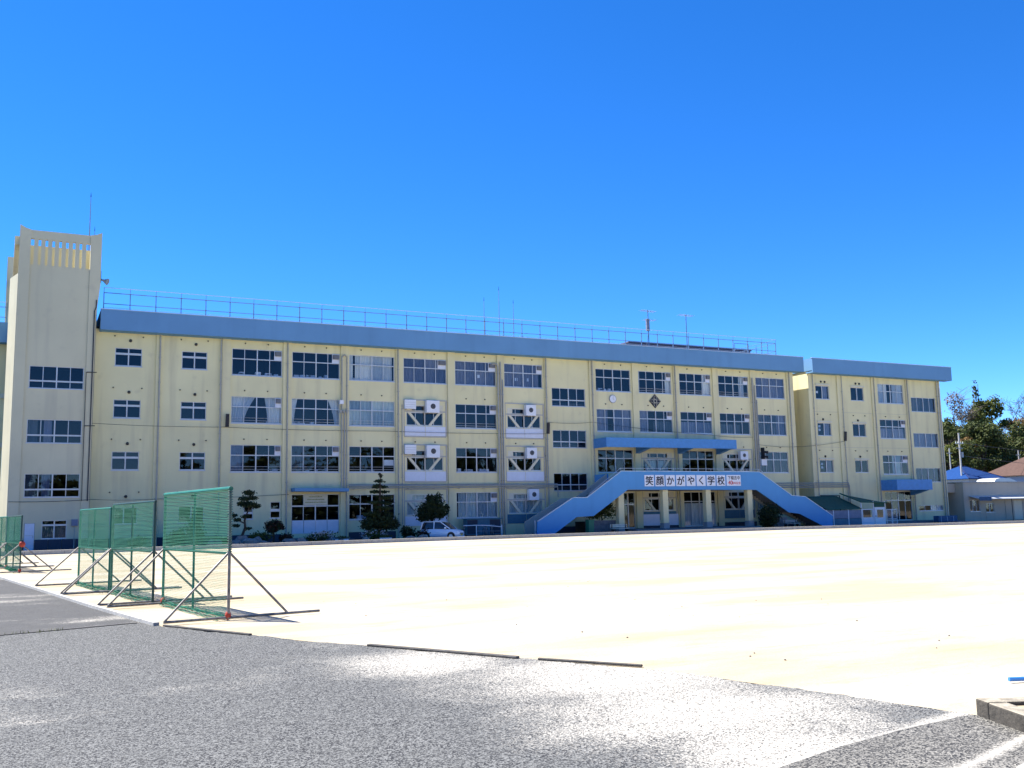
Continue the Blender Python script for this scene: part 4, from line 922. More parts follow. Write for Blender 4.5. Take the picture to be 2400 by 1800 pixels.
def screen(a, b, h, label, tube, wrap=False, red=True, seed=0, full=False):
    a, b = Vector((*a, 0)), Vector((*b, 0)); L = (b - a).length
    t = thing('net_screen', label, 'net screen', (a.x, a.y, 0), math.atan2(b.y - a.y, b.x - a.x), 'green ball stop screens at the edge of the field')
    mid = h * .505; r = .028
    for x in (0, L / 2, L): MB().tube([(x, 0, .03), (x, 0, h)], r if x != L / 2 else r * .85, 8).build('post', tube if x < L or not wrap else 'steel', t)
    MB().tube([(-.03, 0, h), (L + .03, 0, h)], .042 if wrap else r, 8).build('top_rail', 'green_tube' if wrap else tube, t)
    MB().tube([(0, 0, mid), (L, 0, mid)], r * .9, 8).build('middle_rail', tube, t); MB().tube([(0, 0, .06), (L, 0, .06)], r * .8, 8).build('bottom_rail', tube, t)
    for x in (0.02, L - .02):
        MB().tube([(x, -1.12, .05), (x, 1.12 + .62, .05)], .025, 8).build('foot_bar', 'steel', t)
        for s in (-1, 1): MB().tube([(x, s * 1.1, .07), (x, s * .02, mid)], .022, 8).build('brace', 'steel', t)
        if red: MB().blob((x, 0, .09), (.055, .055, .085), 3, 8, 6, .05).build('foot_cap', 'redcap', t, True)
    net_lines(.02, L - .02, mid + .02, h - .02, .028, .0105, -.036, .03, seed, .0035).build('net', 'net', t)['kind'] = 'stuff'
    net_lines(.02, L - .02, .04, mid, .030, .0052, -.036, .05, seed + 2, .0022).build('net', 'net', t)['kind'] = 'stuff'
    # slack hem lying along the foot of the screen
    hem = MB(); rnd = random.Random(seed); n = 40
    for q in range(4):
        pts = []
        for i in range(n + 1): x = L * i / n; pts.append((x, -.04 - .045 * q * (.25 + .75 * i / n) + .02 * math.sin(i * .7 + q), max(.012, .10 - .028 * q + .015 * math.sin(i * 1.1 + q * 2))))
        hem.tube(pts, .006, 4, False)
    for i in range(60): x = L * i / 60; hem.tube([(x, -.03, .12), (x + .01, -.06 - .14 * i / 60, .012)], .004, 3, False)
    hem.build('net_hem', 'net', t)['kind'] = 'stuff'
    if wrap:
        lc = MB()
        for k in range(26): z = mid + (h - mid) * (k + .5) / 26; lc.tube([(L + .04 * math.cos(a_ * .8), .04 * math.sin(a_ * .8), z + a_ * .004) for a_ in range(9)], .008, 4, False)
        lc.build('lacing', 'green_tube', t)
    return t
screen((-10.74, -51.55), (-10.13, -55.67), 2.33, 'nearest green net screen with thick wrapped top rail and steel end post', 'green_tube', True, True, 1)
screen((-11.42, -46.95), (-10.88, -51.0), 2.2, 'green net screen just behind the nearest one, with dark posts', 'dark_tube', False, False, 2)
screen((-11.98, -42.75), (-11.46, -46.75), 2.12, 'third green net screen of the row, beside the lane edge', 'green_tube', False, False, 3)
screen((-13.98, -29.6), (-13.5, -33.6), 2.05, 'distant green net screen with a red cap near the left picture edge', 'dark_tube', False, True, 4)
screen((-14.5, -25.3), (-14.02, -29.3), 2.05, 'farthest green net screen, cut by the left picture edge', 'green_tube', False, False, 5)
rc = thing('red_marker', 'round red cap on the middle rail end of the distant net screen', 'cap', (-13.46, -33.62, 1.03))
MB().blob((0, 0, 0), (.11, .06, .11), 4, 10, 8, 0).build('cap', 'redcap', rc, True); MB().tube([(0, 0, -.03), (0, .1, -.03)], .03, 6).build('clip', 'dark', rc)

# ------------------------------------------------------------------ vegetation
import numpy as np
def leaf_cloud(clumps, n, size, seed, flat=.5, name='crown', m='leaf_dark', parent=None, shell=.55):
    """clumps: (x,y,z,rx,ry,rz); n leaves in all, each a folded pair of triangles"""
    rg = np.random.default_rng(seed); vol = np.array([c[3] * c[4] * c[5] for c in clumps]) ** .75; idx = rg.choice(len(clumps), n, p=vol / vol.sum())
    c = np.array(clumps)[idx]; d = rg.normal(size=(n, 3)); d /= np.linalg.norm(d, axis=1)[:, None]
    rad = shell + (1 - shell) * rg.random(n) ** .6; rad *= 1 + .18 * rg.normal(size=n)
    p = c[:, :3] + d * rad[:, None] * c[:, 3:6]
    nrm = d * .6 + rg.normal(size=(n, 3)) * .7 + np.array([0, 0, flat]); nrm /= np.linalg.norm(nrm, axis=1)[:, None]
    t = np.cross(nrm, rg.normal(size=(n, 3))); t /= np.linalg.norm(t, axis=1)[:, None]; b = np.cross(nrm, t)
    s = size * rg.uniform(.55, 1.3, n)[:, None]
    v = np.stack([p - t * s, p - b * s * .55 + nrm * s * .18, p + t * s, p + b * s * .55 + nrm * s * .18], 1).reshape(-1, 3)
    me = bpy.data.meshes.new(name); me.vertices.add(len(v)); me.vertices.foreach_set('co', v.ravel().astype(np.float32))
    q = np.arange(n * 4, dtype=np.int32); me.loops.add(n * 4); me.loops.foreach_set('vertex_index', q)
    me.polygons.add(n); me.polygons.foreach_set('loop_start', q[::4]); me.polygons.foreach_set('loop_total', np.full(n, 4, np.int32))
    me.materials.append(M[m]); me.update(calc_edges=True); return link(name, me, parent)
def tree(name, label, cat, loc, h, r, m, seed, n=2600, leaf=.3, trunk=.4, bark='bark', kind='round', group=None, base=.35):
    t = thing(name, label, cat, loc, 0, group); rnd = random.Random(seed); tb = MB(); clumps = []
    H = h * (.95 if kind == 'conifer' else .8); bend = rnd.uniform(-.04, .04) * h
    tb.tube([(0, 0, -.3), (bend * .3, 0, h * .3), (bend, bend * .5, h * .6), (bend, bend, H)], [trunk * .5, trunk * .4, trunk * .26, trunk * .06], 7)
    if kind == 'conifer':
        k = 0; z = h * .18
        while z < h * .98:
            f = 1 - (z / h - .18) / .82; rr = r * (f ** .8) * rnd.uniform(.75, 1.15) + .15
            for q in range(3 if f > .25 else 1):
                a = rnd.uniform(0, 6.28); x, y = math.cos(a) * rr * .5, math.sin(a) * rr * .5
                if f < .25: x = y = 0
                clumps.append((x + bend, y, z, rr * .6, rr * .6, h * .045 + .1)); tb.tube([(bend * .8, 0, z), (x * 1.3 + bend, y * 1.3, z - .1)], [trunk * .1, .02], 5)
            z += h * .06
    else:
        nb = 13 if kind != 'bare' else 16
        for k in range(nb):
            a = k * 2.4 + rnd.uniform(-.4, .4); f = rnd.uniform(base, 1); e = (1 - abs(f - .6) * 1.1)
            x, y, z = math.cos(a) * r * e * rnd.uniform(.35, .85) + bend, math.sin(a) * r * e * rnd.uniform(.35, .85), h * (f * .93)
            z0 = h * (base * .6 + .35 * f * rnd.uniform(.6, 1)); mid = Vector((x * .5 + rnd.uniform(-.4, .4), y * .5, (z0 + z) / 2 + .05 * h))
            tb.tube([(bend * z0 / h, 0, z0), mid, (x, y, z)], [trunk * .2, trunk * .11, .025], 5)
            s = r * rnd.uniform(.26, .48); clumps.append((x, y, z, s, s, s * rnd.uniform(.55, .85)))
            for q in range(3 if kind != 'bare' else 7):
                ex = Vector((x + rnd.uniform(-1, 1) * s * 1.4, y + rnd.uniform(-1, 1) * s * 1.4, z + rnd.uniform(-.3, 1) * s * 1.3)); tb.tube([mid.lerp(Vector((x, y, z)), rnd.uniform(.2, 1)), ex], [trunk * .07, .015], 4)
                if kind == 'bare': 
                    for w in range(3): tb.tube([ex.lerp(Vector((x, y, z)), rnd.random() * .7), ex + Vector((rnd.uniform(-1, 1), rnd.uniform(-1, 1), rnd.uniform(-.2, 1))) * s * .8], [.035, .012], 3)
        clumps.append((bend, 0, h * .86, r * .35, r * .35, h * .1))
    tb.build('trunk', bark, t); leaf_cloud(clumps, n, leaf, seed, m=m, parent=t); return t
# trees beyond the school at right
G3 = 'trees on the rise behind the houses'
spots = [
 ('bare_tree', 'tall half bare spring tree with fine pale branches right of the roof corner', (147.5, 58, 2), 22.6, 4.8, 'leaf_brown', 'bare', 2600, .22, 'bark_pale'),
 ('cypress_tree', 'dark pointed conifer rising highest among the trees', (157.5, 60, 2), 25.0, 3.8, 'leaf_ever', 'conifer', 5200, .36, 'bark'),
 ('evergreen_tree', 'broad olive green tree just right of the pointed conifer', (162.5, 61, 2), 22.6, 5.2, 'leaf_mid', 'round', 5200, .34, 'bark'),
 ('evergreen_tree', 'olive green tree in front of the pointed conifer', (149.8, 55, 2), 18.8, 4.6, 'leaf_mid', 'round', 3800, .3, 'bark_pale'),
 ('rusty_tree', 'brownish tree low above the left end of the blue roof', (143, 52, 1.5), 13.6, 4.0, 'leaf_rust', 'round', 2800, .28, 'bark'),
 ('evergreen_tree', 'dark green tree just beside the corner of the right school block', (133.3, 48, 1), 16.8, 4.2, 'leaf_ever', 'round', 3400, .28, 'bark'),
 ('evergreen_tree', 'bright green bushy tree low behind the utility pole', (130.2, 44, .5), 12.4, 3.4, 'leaf_mid', 'round', 2600, .26, 'bark'),
 ('evergreen_tree', 'deep green round tree above the peak of the blue roof', (142, 48, 1), 15.8, 4.4, 'leaf_ever', 'round', 3400, .28, 'bark'),
 ('bare_tree', 'leafless branching tree at the upper right picture edge', (170.5, 60, 3), 21.5, 4.8, 'leaf_brown', 'bare', 420, .18, 'bark'),
 ('rusty_tree', 'reddish brown tree under the leafless one at the right edge', (164.8, 56, 2), 17.6, 4.6, 'leaf_rust', 'round', 3200, .28, 'bark'),
 ('evergreen_tree', 'dark dense tree at the right edge above the brown roof', (159, 53, 2), 16.2, 4.6, 'leaf_ever', 'round', 3600, .3, 'bark'),
 ('evergreen_tree', 'dark green tree between the blue roof and the brown roof', (147, 47, 1), 14.6, 4.4, 'leaf_ever', 'round', 3200, .28, 'bark'),
 ('budding_tree', 'loose yellow green tree low at the right picture edge', (151.5, 45, 1), 11.0, 3.6, 'leaf_yellow', 'round', 2200, .26, 'bark'),
 ('budding_tree', 'thin budding tree between the conifer and the leafless edge tree', (172.5, 64, 3), 18.0, 3.8, 'leaf_brown', 'bare', 900, .2, 'bark_pale')]
for i, (nm, lab, loc, h, r, m, kd, n, lf, bk) in enumerate(spots): tree(nm, lab, 'tree', loc, h, r, m, 20 + i, n, lf, .55, bk, kd, G3)
hm = MB(); hx = [(100 + 10 * i) for i in range(16)]; hy = [40 + 8 * j for j in range(16)]; rnd = random.Random(9)
hv = [(x, y, max(-.1, (y - 42) * .14 + max(0, x - 120) * .012 + rnd.uniform(-.4, .4)) if j else -.2) for j, y in enumerate(hy) for x in hx]
hm.add(hv, [(j * 16 + i, j * 16 + i + 1, (j + 1) * 16 + i + 1, (j + 1) * 16 + i) for j in range(15) for i in range(15)]); tag(hm.build('hillside', 'hill', None, True), kind='structure')
rg = random.Random(77); cl = []
for k in range(110): 
    x = rg.uniform(112, 230); y = rg.uniform(62, 100); s = rg.uniform(2.2, 3.8); cl.append((x, y, (y - 42) * .14 + rg.uniform(1, 10), s * 1.1, s, s * .9))
for k in range(46): cl.append((rg.uniform(136, 182), rg.uniform(62, 72), rg.uniform(4, 16.5), 3, 2.6, 2.4))
tag(leaf_cloud(cl, 60000, .5, 5, name='woodland', m='leaf_ever'), kind='stuff')
cl = [(rg.uniform(118, 190), rg.uniform(41, 47), rg.uniform(.6, 2.6), rg.uniform(1.5, 2.6), 1.6, rg.uniform(1.1, 2)) for k in range(34)]
tag(leaf_cloud(cl, 8000, .28, 6, name='undergrowth', m='leaf_mid'), kind='stuff')

rg = random.Random(5); cl = [(rg.uniform(-150, 150), rg.uniform(-128, -118), rg.uniform(2, 13), rg.uniform(3, 5), 3, rg.uniform(2.5, 4)) for k in range(170)]
tag(leaf_cloud(cl, 26000, .9, 7, name='windbreak', m='leaf_ever'), kind='stuff')  # tree row added behind the camera to darken the window reflections
# planting beds in front of the facade
pn = thing('pine_tree', 'cloud pruned pine on a slanted trunk at the left of the bed', 'tree', (-.1, -5, 0))
MB().tube([(0, 0, 0), (.05, 0, .6), (.28, .05, 1.2), (.22, 0, 1.7), (.5, 0, 2.5), (.42, 0, 3.3)], [.12, .1, .085, .07, .05, .03], 7).tube([(.2, 0, 1.5), (-.3, .05, 1.75), (-.6, 0, 2.0)], [.05, .035, .02], 5).tube([(.45, 0, 2.3), (.9, 0, 2.6)], [.035, .02], 5).tube([(.15, 0, .9), (.45, 0, 1.1)], [.035, .02], 5).build('trunk', 'bark', pn)
leaf_cloud([(.45, 0, 3.55, .42, .4, .2), (.2, 0, 3.15, .4, .4, .16), (.75, 0, 3.2, .35, .35, .15), (.45, 0, 2.75, .65, .5, .22), (.95, 0, 2.65, .4, .4, .14), (.05, 0, 2.85, .35, .35, .13), (-.6, 0, 2.05, .34, .3, .14), (-.25, 0, 1.75, .28, .28, .12), (.3, .1, 1.95, .3, .3, .13), (.5, 0, 1.12, .25, .25, .1), (-.35, 0, 1.35, .25, .25, .1)], 2600, .085, 31, name='needles', m='leaf_dark', parent=pn, shell=.2)
tp = thing('topiary_shrub', 'dark rounded shrub clipped like a wedge right of the pine', 'shrub', (2.1, -5, 0))
MB().tube([(0, 0, 0), (.05, 0, .5), (0, 0, 1.0)], [.09, .07, .05], 6).build('trunk', 'bark', tp)
leaf_cloud([(-.1, 0, 1.2, .5, .5, .42), (.2, 0, 1.3, .42, .45, .33), (.5, 0, 1.15, .25, .3, .16)], 1500, .075, 32, m='leaf_red', parent=tp, shell=.6)
leaf_cloud([(-.1, 0, 1.2, .42, .42, .35), (.2, 0, 1.3, .35, .4, .27)], 300, .2, 33, name='inner_foliage', m='leaf_dark', parent=tp, shell=.3)
def shrub(name, label, loc, rx, rz, m, seed, n=900, leaf=.1, group=None, stretch=1):
    t = thing(name, label, 'shrub', loc, 0, group); rnd = random.Random(seed)
    cl = [(rnd.uniform(-.5, .5) * rx * stretch, rnd.uniform(-.35, .35) * rx, rz * rnd.uniform(.4, .75), rx * rnd.uniform(.45, .65), rx * rnd.uniform(.4, .55), rz * rnd.uniform(.3, .45)) for k in range(6)]
    s = MB()
    for k in range(6): a = k * 1.05; s.tube([(0, 0, 0), (math.cos(a) * rx * .3, math.sin(a) * rx * .3, rz * .6)], [.03, .01], 4)
    s.build('stem', 'bark', t); leaf_cloud(cl, n, leaf, seed, name='foliage', m=m, parent=t, shell=.35); return t
GS = 'low shrubs in the bed by the facade'
for i, (x, rx, rz, m, lab) in enumerate([(1.1, .8, .75, 'leaf_hedge', 'low mossy green shrub between the pine and the wedge shrub'), (3.0, .5, .7, 'leaf_red', 'small dark reddish shrub under the wedge shrub'), (-1.5, .7, .6, 'leaf_dark', 'low dark shrub left of the pine behind the nearest net'),
        (-4.2, .9, 1.2, 'leaf_hedge', 'green shrub seen through the nearest net'), (-3.0, .9, 2.2, 'leaf_ever', 'taller bushy shrub seen through the nearest net'), (11.9, .75, 1.0, 'leaf_dark', 'dark shrub right of the conifer'), (13.0, .7, .8, 'leaf_red', 'dark shrub left of the parked car'), (-6.6, .8, .7, 'leaf_dark', 'low shrub seen through the second net')]):
    shrub('shrub', lab, (x, -5.6 if x > 11 else -5, 0), rx, rz, m, 40 + i, 800, .1, GS)
for i, (x, w, lab) in enumerate([(5.3, 1.1, 'pale flowering shrubs left of the entrance doors'), (9.1, 1.2, 'pale flowering shrubs right of the entrance doors')]):
    t = shrub('flowering_shrub', lab, (x, -5.4, 0), w, .85, 'leaf_hedge', 60 + i, 700, .09, 'flowering shrubs by the entrance', 1.3)
    leaf_cloud([(-.5, -.3, .55, .5, .3, .25), (.3, -.3, .65, .5, .3, .2), (.9, -.2, .35, .35, .3, .2)], 160, .075, 62 + i, name='blossom', m='flower', parent=t, shell=.7)
cf = thing('conifer_tree', 'dark conifer with tiered top and broad clipped base before the ground floor windows', 'tree', (9.8, -5, 0))
tb = MB(); tb.tube([(0, 0, 0), (0, 0, 2.5), (.05, 0, 4.85)], [.16, .1, .02], 7); rnd = random.Random(8); cl = []
for z, rr in ((4.75, .22), (4.35, .42), (3.95, .55), (3.55, .72), (3.15, .85), (2.75, .95), (2.35, 1.05), (1.95, 1.1)):
    for q in range(4): a = rnd.uniform(0, 6.3); x, y = math.cos(a) * rr * .55, math.sin(a) * rr * .55; cl.append((x, y, z + rnd.uniform(-.08, .08), rr * .5, rr * .5, .10)); tb.tube([(0, 0, z - .1), (x * 1.4, y * 1.4, z)], [.03, .01], 4)
tb.build('trunk', 'bark', cf); leaf_cloud(cl, 3200, .095, 51, m='leaf_dark', parent=cf, shell=.2)
leaf_cloud([(-.5, 0, 1.35, .9, .8, .55), (.5, 0, 1.3, .85, .8, .55), (0, 0, 1.7, 1.0, .8, .5), (1.0, 0, 1.2, .5, .6, .4), (-.95, 0, 1.1, .45, .5, .35)], 3000, .1, 52, name='lower_crown', m='leaf_dark', parent=cf, shell=.5)
rt_ = thing('round_tree', 'dark round headed tree behind the parked car', 'tree', (14.4, -3.6, 0))
MB().tube([(0, 0, 0), (.05, 0, 1.2), (0, 0, 2.2)], [.12, .1, .06], 7).tube([(.04, 0, 1.3), (.7, 0, 1.0), (1.1, 0, .9)], [.05, .04, .02], 5).tube([(0, 0, 1.6), (-.5, .2, 2.4)], [.06, .02], 5).tube([(0, 0, 1.6), (.5, .2, 2.7)], [.06, .02], 5).build('trunk', 'bark', rt_)
leaf_cloud([(-.2, 0, 2.1, .95, .8, .7), (.25, 0, 2.4, .85, .8, .75), (.7, .1, 2.0, .6, .6, .5), (-.6, 0, 1.7, .6, .6, .4), (.55, 0, 3.1, .3, .3, .4), (-.1, 0, 3.05, .35, .35, .35), (1.15, 0, 1.0, .28, .28, .25), (1.2, 0, 2.3, .25, .25, .3)], 4200, .11, 53, m='leaf_dark', parent=rt_, shell=.35)
hd = shrub('hedge', 'green hedge in the planter under the left stair flight', (29.9, -2.6, .7), 1.6, 2.3, 'leaf_hedge', 70, 2600, .12)
shrub('hedge', 'dark broad shrub under the right stair flight', (46.4, -4.9, 0), 1.35, 2.3, 'leaf_dark', 71, 2400, .12)
# stones in the beds
rocks = [(-.9, -7.2, .5, .3), (.1, -7.0, .55, .34), (1.0, -7.3, .4, .22), (2.7, -7.2, .5, .28), (3.5, -7.1, .35, .3), (-2.2, -7.2, .5, .35), (6.3, -7.0, .3, .2), (11.3, -7.4, .45, .25), (12.3, -7.2, .35, .3), (8.1, -6.9, .3, .26), (-.3, -6.3, .5, .45), (.7, -6.4, .4, .4)]
lab = ['flat pale bed stone left of the pine', 'large pale stone in front of the pine', 'low stone right of the pine', 'rounded stone in front of the wedge shrub', 'upright stone right of the wedge shrub', 'stone half behind the nearest net post', 'small stone left of the entrance step', 'low pale stone in front of the conifer', 'stone between the conifer and the car', 'small stone right of the entrance step', 'stone at the foot of the pine trunk', 'stone just behind the low one right of the pine']
for i, (x, y, r, h) in enumerate(rocks):
    tag(MB().blob((0, 0, 0), (r, r * .7, h), 80 + i, 8, 6, .22).build('rock', 'rock'), lab[i], 'rock', 'stones in the planting bed').location = (x, y, h * .5)
for x, w, lb in ((6.0, .85, 'white trough left of the entrance step'), (9.2, .8, 'white trough in front of the flowers right of the entrance')):
    t = thing('planter_box', lb, 'planter', (x, -7.0, 0), 0, 'white troughs by the entrance'); MB().box(0, w, 0, .3, 0, .28).build('box', 'white', t); MB().box(.03, w - .03, .03, .27, .281, .285).build('soil', 'bark', t); MB().box(-.02, w + .02, -.02, -.001, .22, .28).build('rim', 'white', t)
    leaf_cloud([(w / 2, .15, .38, w * .45, .14, .12)], 120, .06, 90, name='plant', m='leaf_hedge', parent=t)

# ------------------------------------------------------------------ small car, bicycles, bin, planters, benches
car = thing('parked_car', 'small pale blue white hatchback parked in the shade before the round tree', 'car', (14.2, -6.2, 0), R(-48))
def loft(secs, name, m, parent):
    """secs: list of (x, [(y,z)...]) closed rings"""
    n = len(secs[0][1]); mb = MB(); vs = [(x, y, z) for x, ring in secs for y, z in ring]; fs = []
    for i in range(len(secs) - 1):
        for k in range(n): fs.append((i * n + k, i * n + (k + 1) % n, (i + 1) * n + (k + 1) % n, (i + 1) * n + k))
    fs += [tuple(range(n - 1, -1, -1)), tuple((len(secs) - 1) * n + k for k in range(n))]; mb.add(vs, fs); return mb.build(name, m, parent, True)
def ring(w, z0, z1): return [(-w * .9, z0), (-w, z0 + .12), (-w, z0 + (z1 - z0) * .6), (-w * .93, z1 - .03), (-w * .8, z1), (w * .8, z1), (w * .93, z1 - .03), (w, z0 + (z1 - z0) * .6), (w, z0 + .12), (w * .9, z0)]
bd = loft([(-1.66, ring(.58, .34, .70)), (-1.6, ring(.69, .24, .82)), (-1.2, ring(.73, .2, .88)), (-.2, ring(.735, .18, .88)), (.75, ring(.73, .18, .86)), (1.3, ring(.71, .2, .78)), (1.58, ring(.66, .24, .68)), (1.68, ring(.56, .3, .6))], 'body', 'carpaint', car)
def cab(w0, w1, z0, z1): return [(-w0, z0), (-w0 * .98, z0 + .05), (-w1, z1 - .05), (-w1 * .9, z1), (w1 * .9, z1), (w1, z1 - .05), (w0 * .98, z0 + .05), (w0, z0)]
loft([(-1.58, cab(.64, .58, .80, .86)), (-1.45, cab(.68, .58, .84, 1.30)), (-1.15, cab(.69, .585, .86, 1.42)), (.1, cab(.69, .585, .86, 1.43)), (.42, cab(.69, .57, .85, 1.33)), (.95, cab(.67, .6, .80, .88))], 'cabin_glass', 'carglass', car)
rf = MB(); rf.box(-1.46, .14, -.56, .56, 1.405, 1.455)
for s in (-1, 1):
    rf.bar((.12, s * .565, 1.42), (.98, s * .63, .85), .06); rf.bar((-1.44, s * .57, 1.40), (-1.6, s * .65, .84), .09); rf.bar((-.42, s * .59, 1.41), (-.4, s * .7, .86), .07)
rf.build('roof', 'carpaint', car)
wh = MB().tube([(0, -.085, 0), (0, .085, 0)], .275, 18).mesh('wheel', 'tyre'); ri = MB().tube([(0, -.092, 0), (0, .092, 0)], .17, 12).mesh('rim', 'alu'); ar = MB().tube([(0, -.03, 0), (0, .03, 0)], .33, 18).mesh('wheel_arch', 'dark')
for x in (-1.08, 1.1):
    for s in (-1, 1):
        w = link('wheel', wh, car, (x, s * .67, .275)); link('rim', ri, w); link('wheel_arch', ar, car, (x, s * .705, .3))
for s in (-1, 1):
    MB().blob((1.52, s * .47, .6), (.13, .12, .11), 3, 10, 8, 0).build('headlight', 'lamp', car, True); MB().box(.55, .68, s * .74 - .06, s * .74 + .06, .88, 1.0).build('side_mirror', 'carpaint', car)
MB().box(1.655, 1.70, -.3, .3, .46, .53).build('grille', 'dark', car); MB().box(1.69, 1.71, -.17, .17, .32, .44).build('number_plate', 'plate', car); MB().box(1.6, 1.69, -.58, .58, .22, .31).build('bumper', 'carpaint', car)
br = thing('bicycle_rack', 'white tubular rail frame beside the bicycles right of the car', 'rail', (18.3, -3.2, 0), 0, 'white rails by the bicycles')
for x in (0, 2.2): MB().tube([(x, 0, 0), (x, 0, .95)], .045, 8).build('post', 'white', br)
MB().tube([(-1.1, 0, .93), (0, 0, .95), (1.1, 0, .9), (2.2, 0, .78)], .035, 8).build('rail', 'white', br); MB().tube([(0, 0, .5), (2.2, 0, .45)], .02, 8).build('rail', 'grey', br)
def bicycle(x, y, rz, label):
    t = thing('bicycle', label, 'bicycle', (x, y, 0), rz, 'bicycles leaning by the white rail')
    for wx in (-.5, .5):
        w = MB().tube([(wx + .33 * math.cos(a * .3927), 0, .34 + .33 * math.sin(a * .3927)) for a in range(17)], .018, 5, False).build('wheel', 'tyre', t)
        sp = MB()
        for k in range(6): sp.tube([(wx, 0, .34), (wx + .32 * math.cos(k * 1.05), 0, .34 + .32 * math.sin(k * 1.05))], .004, 3)
        sp.build('spokes', 'grey', w)
    MB().tube([(-.5, 0, .34), (-.05, 0, .3), (.38, 0, .75), (-.18, 0, .78), (-.05, 0, .3)], .018, 6).tube([(-.18, 0, .78), (-.5, 0, .34)], .012, 6).tube([(.5, 0, .34), (.36, 0, .95)], .018, 6).build('frame', 'grey', t)
    MB().tube([(.3, -.27, .98), (.36, 0, .97), (.3, .27, .98)], .014, 6).build('handlebar', 'grey', t); MB().box(-.3, -.06, -.08, .08, .86, .91).tube([(-.18, 0, .78), (-.18, 0, .87)], .014, 6).build('saddle', 'dark', t)
bicycle(17.2, -3.4, R(70), 'leftmost bicycle between the car and the white rail'); bicycle(19.3, -2.7, R(80), 'bicycle behind the middle of the white rail'); bicycle(19.9, -2.7, R(75), 'rightmost bicycle at the white rail')
tp = wthing('teal_shed', 'blue green cabinet under the ground floor window by the bicycles', 'cabinet', (19.9, -.7, 0))
MB().box(18.4, 21.4, -1.1, -.4, .15, 1.42).build('cabinet_body', 'teal', tp)
for k in range(3): MB().box(18.45 + k, 19.35 + k, -1.12, -1.102, .25, 1.35).build('door', 'plinth' if k != 1 else 'teal', tp)
MB().box(18.3, 21.5, -1.2, -.35, 1.42, 1.47).build('top', 'teal', tp); MB().box(18.4, 21.4, -1.05, -.45, 0, .149).build('base', 'dark', tp)
gb = thing('green_bin', 'tall green bin between the stair flight and the planter wall', 'bin', (27.7, -4.7, 0))
b = MB().box(-.25, .25, -.25, .25, .06, 1.1).build('bin_body', 'bin', gb); bevel_mesh(b.data, .03, 2); MB().box(-.28, .28, -.28, .28, 1.1, 1.18).build('lid', 'bin', gb)
for s in (-1, 1): MB().tube([(s * .2, .24, .06), (s * .2, .3, .06)], .06, 8).build('wheel', 'tyre', gb)
def planter(x0, x1, y0, y1, h, label):
    t = wthing('planter_wall', label, 'planter', ((x0 + x1) / 2, y0, 0), group='concrete planters under the stairs'); n = int((x1 - x0) / .6)
    for k in range(n):
        a = x0 + (x1 - x0) * k / n; b = x0 + (x1 - x0) * (k + 1) / n - .012
        for r in range(3): MB().box(a, b, y0, y0 + .15, h * r / 3, h * (r + 1) / 3 - .01).build('block', 'block', t)
    MB().box(x0, x1, y0 + .16, y1, 0, h - .08).build('soil', 'bark', t); return t
planter(28.1, 31.0, -3.4, -1.6, 1.1, 'grey block planter under the left stair flight'); planter(47.2, 49.0, -4.0, -2.6, 1.0, 'grey block planter under the right stair flight')
def bench(x, y, label, m):
    t = thing('bench', label, 'bench', (x, y, 0), 0, 'low benches by the stairs')
    for k in range(3): MB().box(0, 1.6, .13 * k, .13 * k + .11, .4, .44).build('slat', m, t)
    for k in range(2): MB().box(0, 1.6, .4, .43, .52 + .14 * k, .62 + .14 * k).build('back_slat', m, t)
    for xx in (.1, 1.42): MB().box(xx, xx + .08, .02, .36, 0, .4).build('leg', 'dark', t); MB().box(xx, xx + .08, .37, .41, 0, .76).build('leg', 'dark', t)
bench(29.5, -5.3, 'pale bench in front of the left planter wall', 'brace'); bench(48.0, -5.0, 'grey bench in front of the right planter wall', 'kerb')
# steps under the bridge
hs_ = wthing('entrance_steps', 'low wide concrete steps under the blue bridge', 'steps', (38.5, -3, 0))
for k in range(3): MB().box(32.0 - .0, 45.0, -6.0 + .5 * k, -.06 if k == 2 else -6.0 + .5 * (k + 1), 0 if k == 0 else .0, .1 + .1 * k).build('step', 'step', hs_)
for x0, x1, lb in ((35.99, 37.75, 'left'), ): pass
for x in (36.0, 38.35): MB().box(x, x + 1.75, -.07, -.003, .5, 1.5).build('door_panel', 'panelwhite', sb)
mt = MB(); mt.box(-.2, .2, -.02, .02, 0, .55); 
# ------------------------------------------------------------------ hutch enclosure and items by the right block
hu = wthing('animal_hutch', 'low enclosure with green mesh roof and white doors before the right block', 'hutch', (58.6, -3.5, 0))
for x in (54.3, 55.1, 57.0, 58.7, 60.3, 61.8): MB().box(x - .04, x + .04, -3.54, -3.46, 0, 1.55 if x < 58.6 else 2.3).build('post', 'white', hu)
for x0, x1 in ((54.4, 55.05), (55.15, 56.95), (57.05, 58.65)): MB().box(x0, x1, -3.52, -3.48, .75, 1.5).build('upper_panel', 'purple', hu); MB().box(x0, x1, -3.52, -3.48, .12, .72).build('lower_panel', 'teal', hu)
MB().box(58.75, 60.25, -3.53, -3.48, 0, .7).build('lower_panel', 'panelwhite', hu)
wf = MB(); wf.box(58.78, 60.2, -3.54, -3.47, .7, .78).box(58.78, 60.2, -3.54, -3.47, 1.5, 1.58).box(58.78, 58.86, -3.54, -3.47, .78, 1.5).box(60.12, 60.2, -3.54, -3.47, .78, 1.5); w = wf.build('window', 'white', hu); MB().box(58.86, 60.12, -3.51, -3.50, .78, 1.5).build('pane', 'glass', w); MB().box(58.9, 60.1, -3.3, -3.25, .7, 1.5).build('screen', 'interior', w)
d = MB().box(60.4, 61.72, -3.55, -3.47, .02, 1.72).build('door', 'white', hu); MB().box(60.7, 61.5, -3.56, -3.552, .75, 1.5).build('door_pane', 'carglass', d); MB().box(60.48, 60.53, -3.58, -3.55, .8, .95).build('handle', 'dark', d)
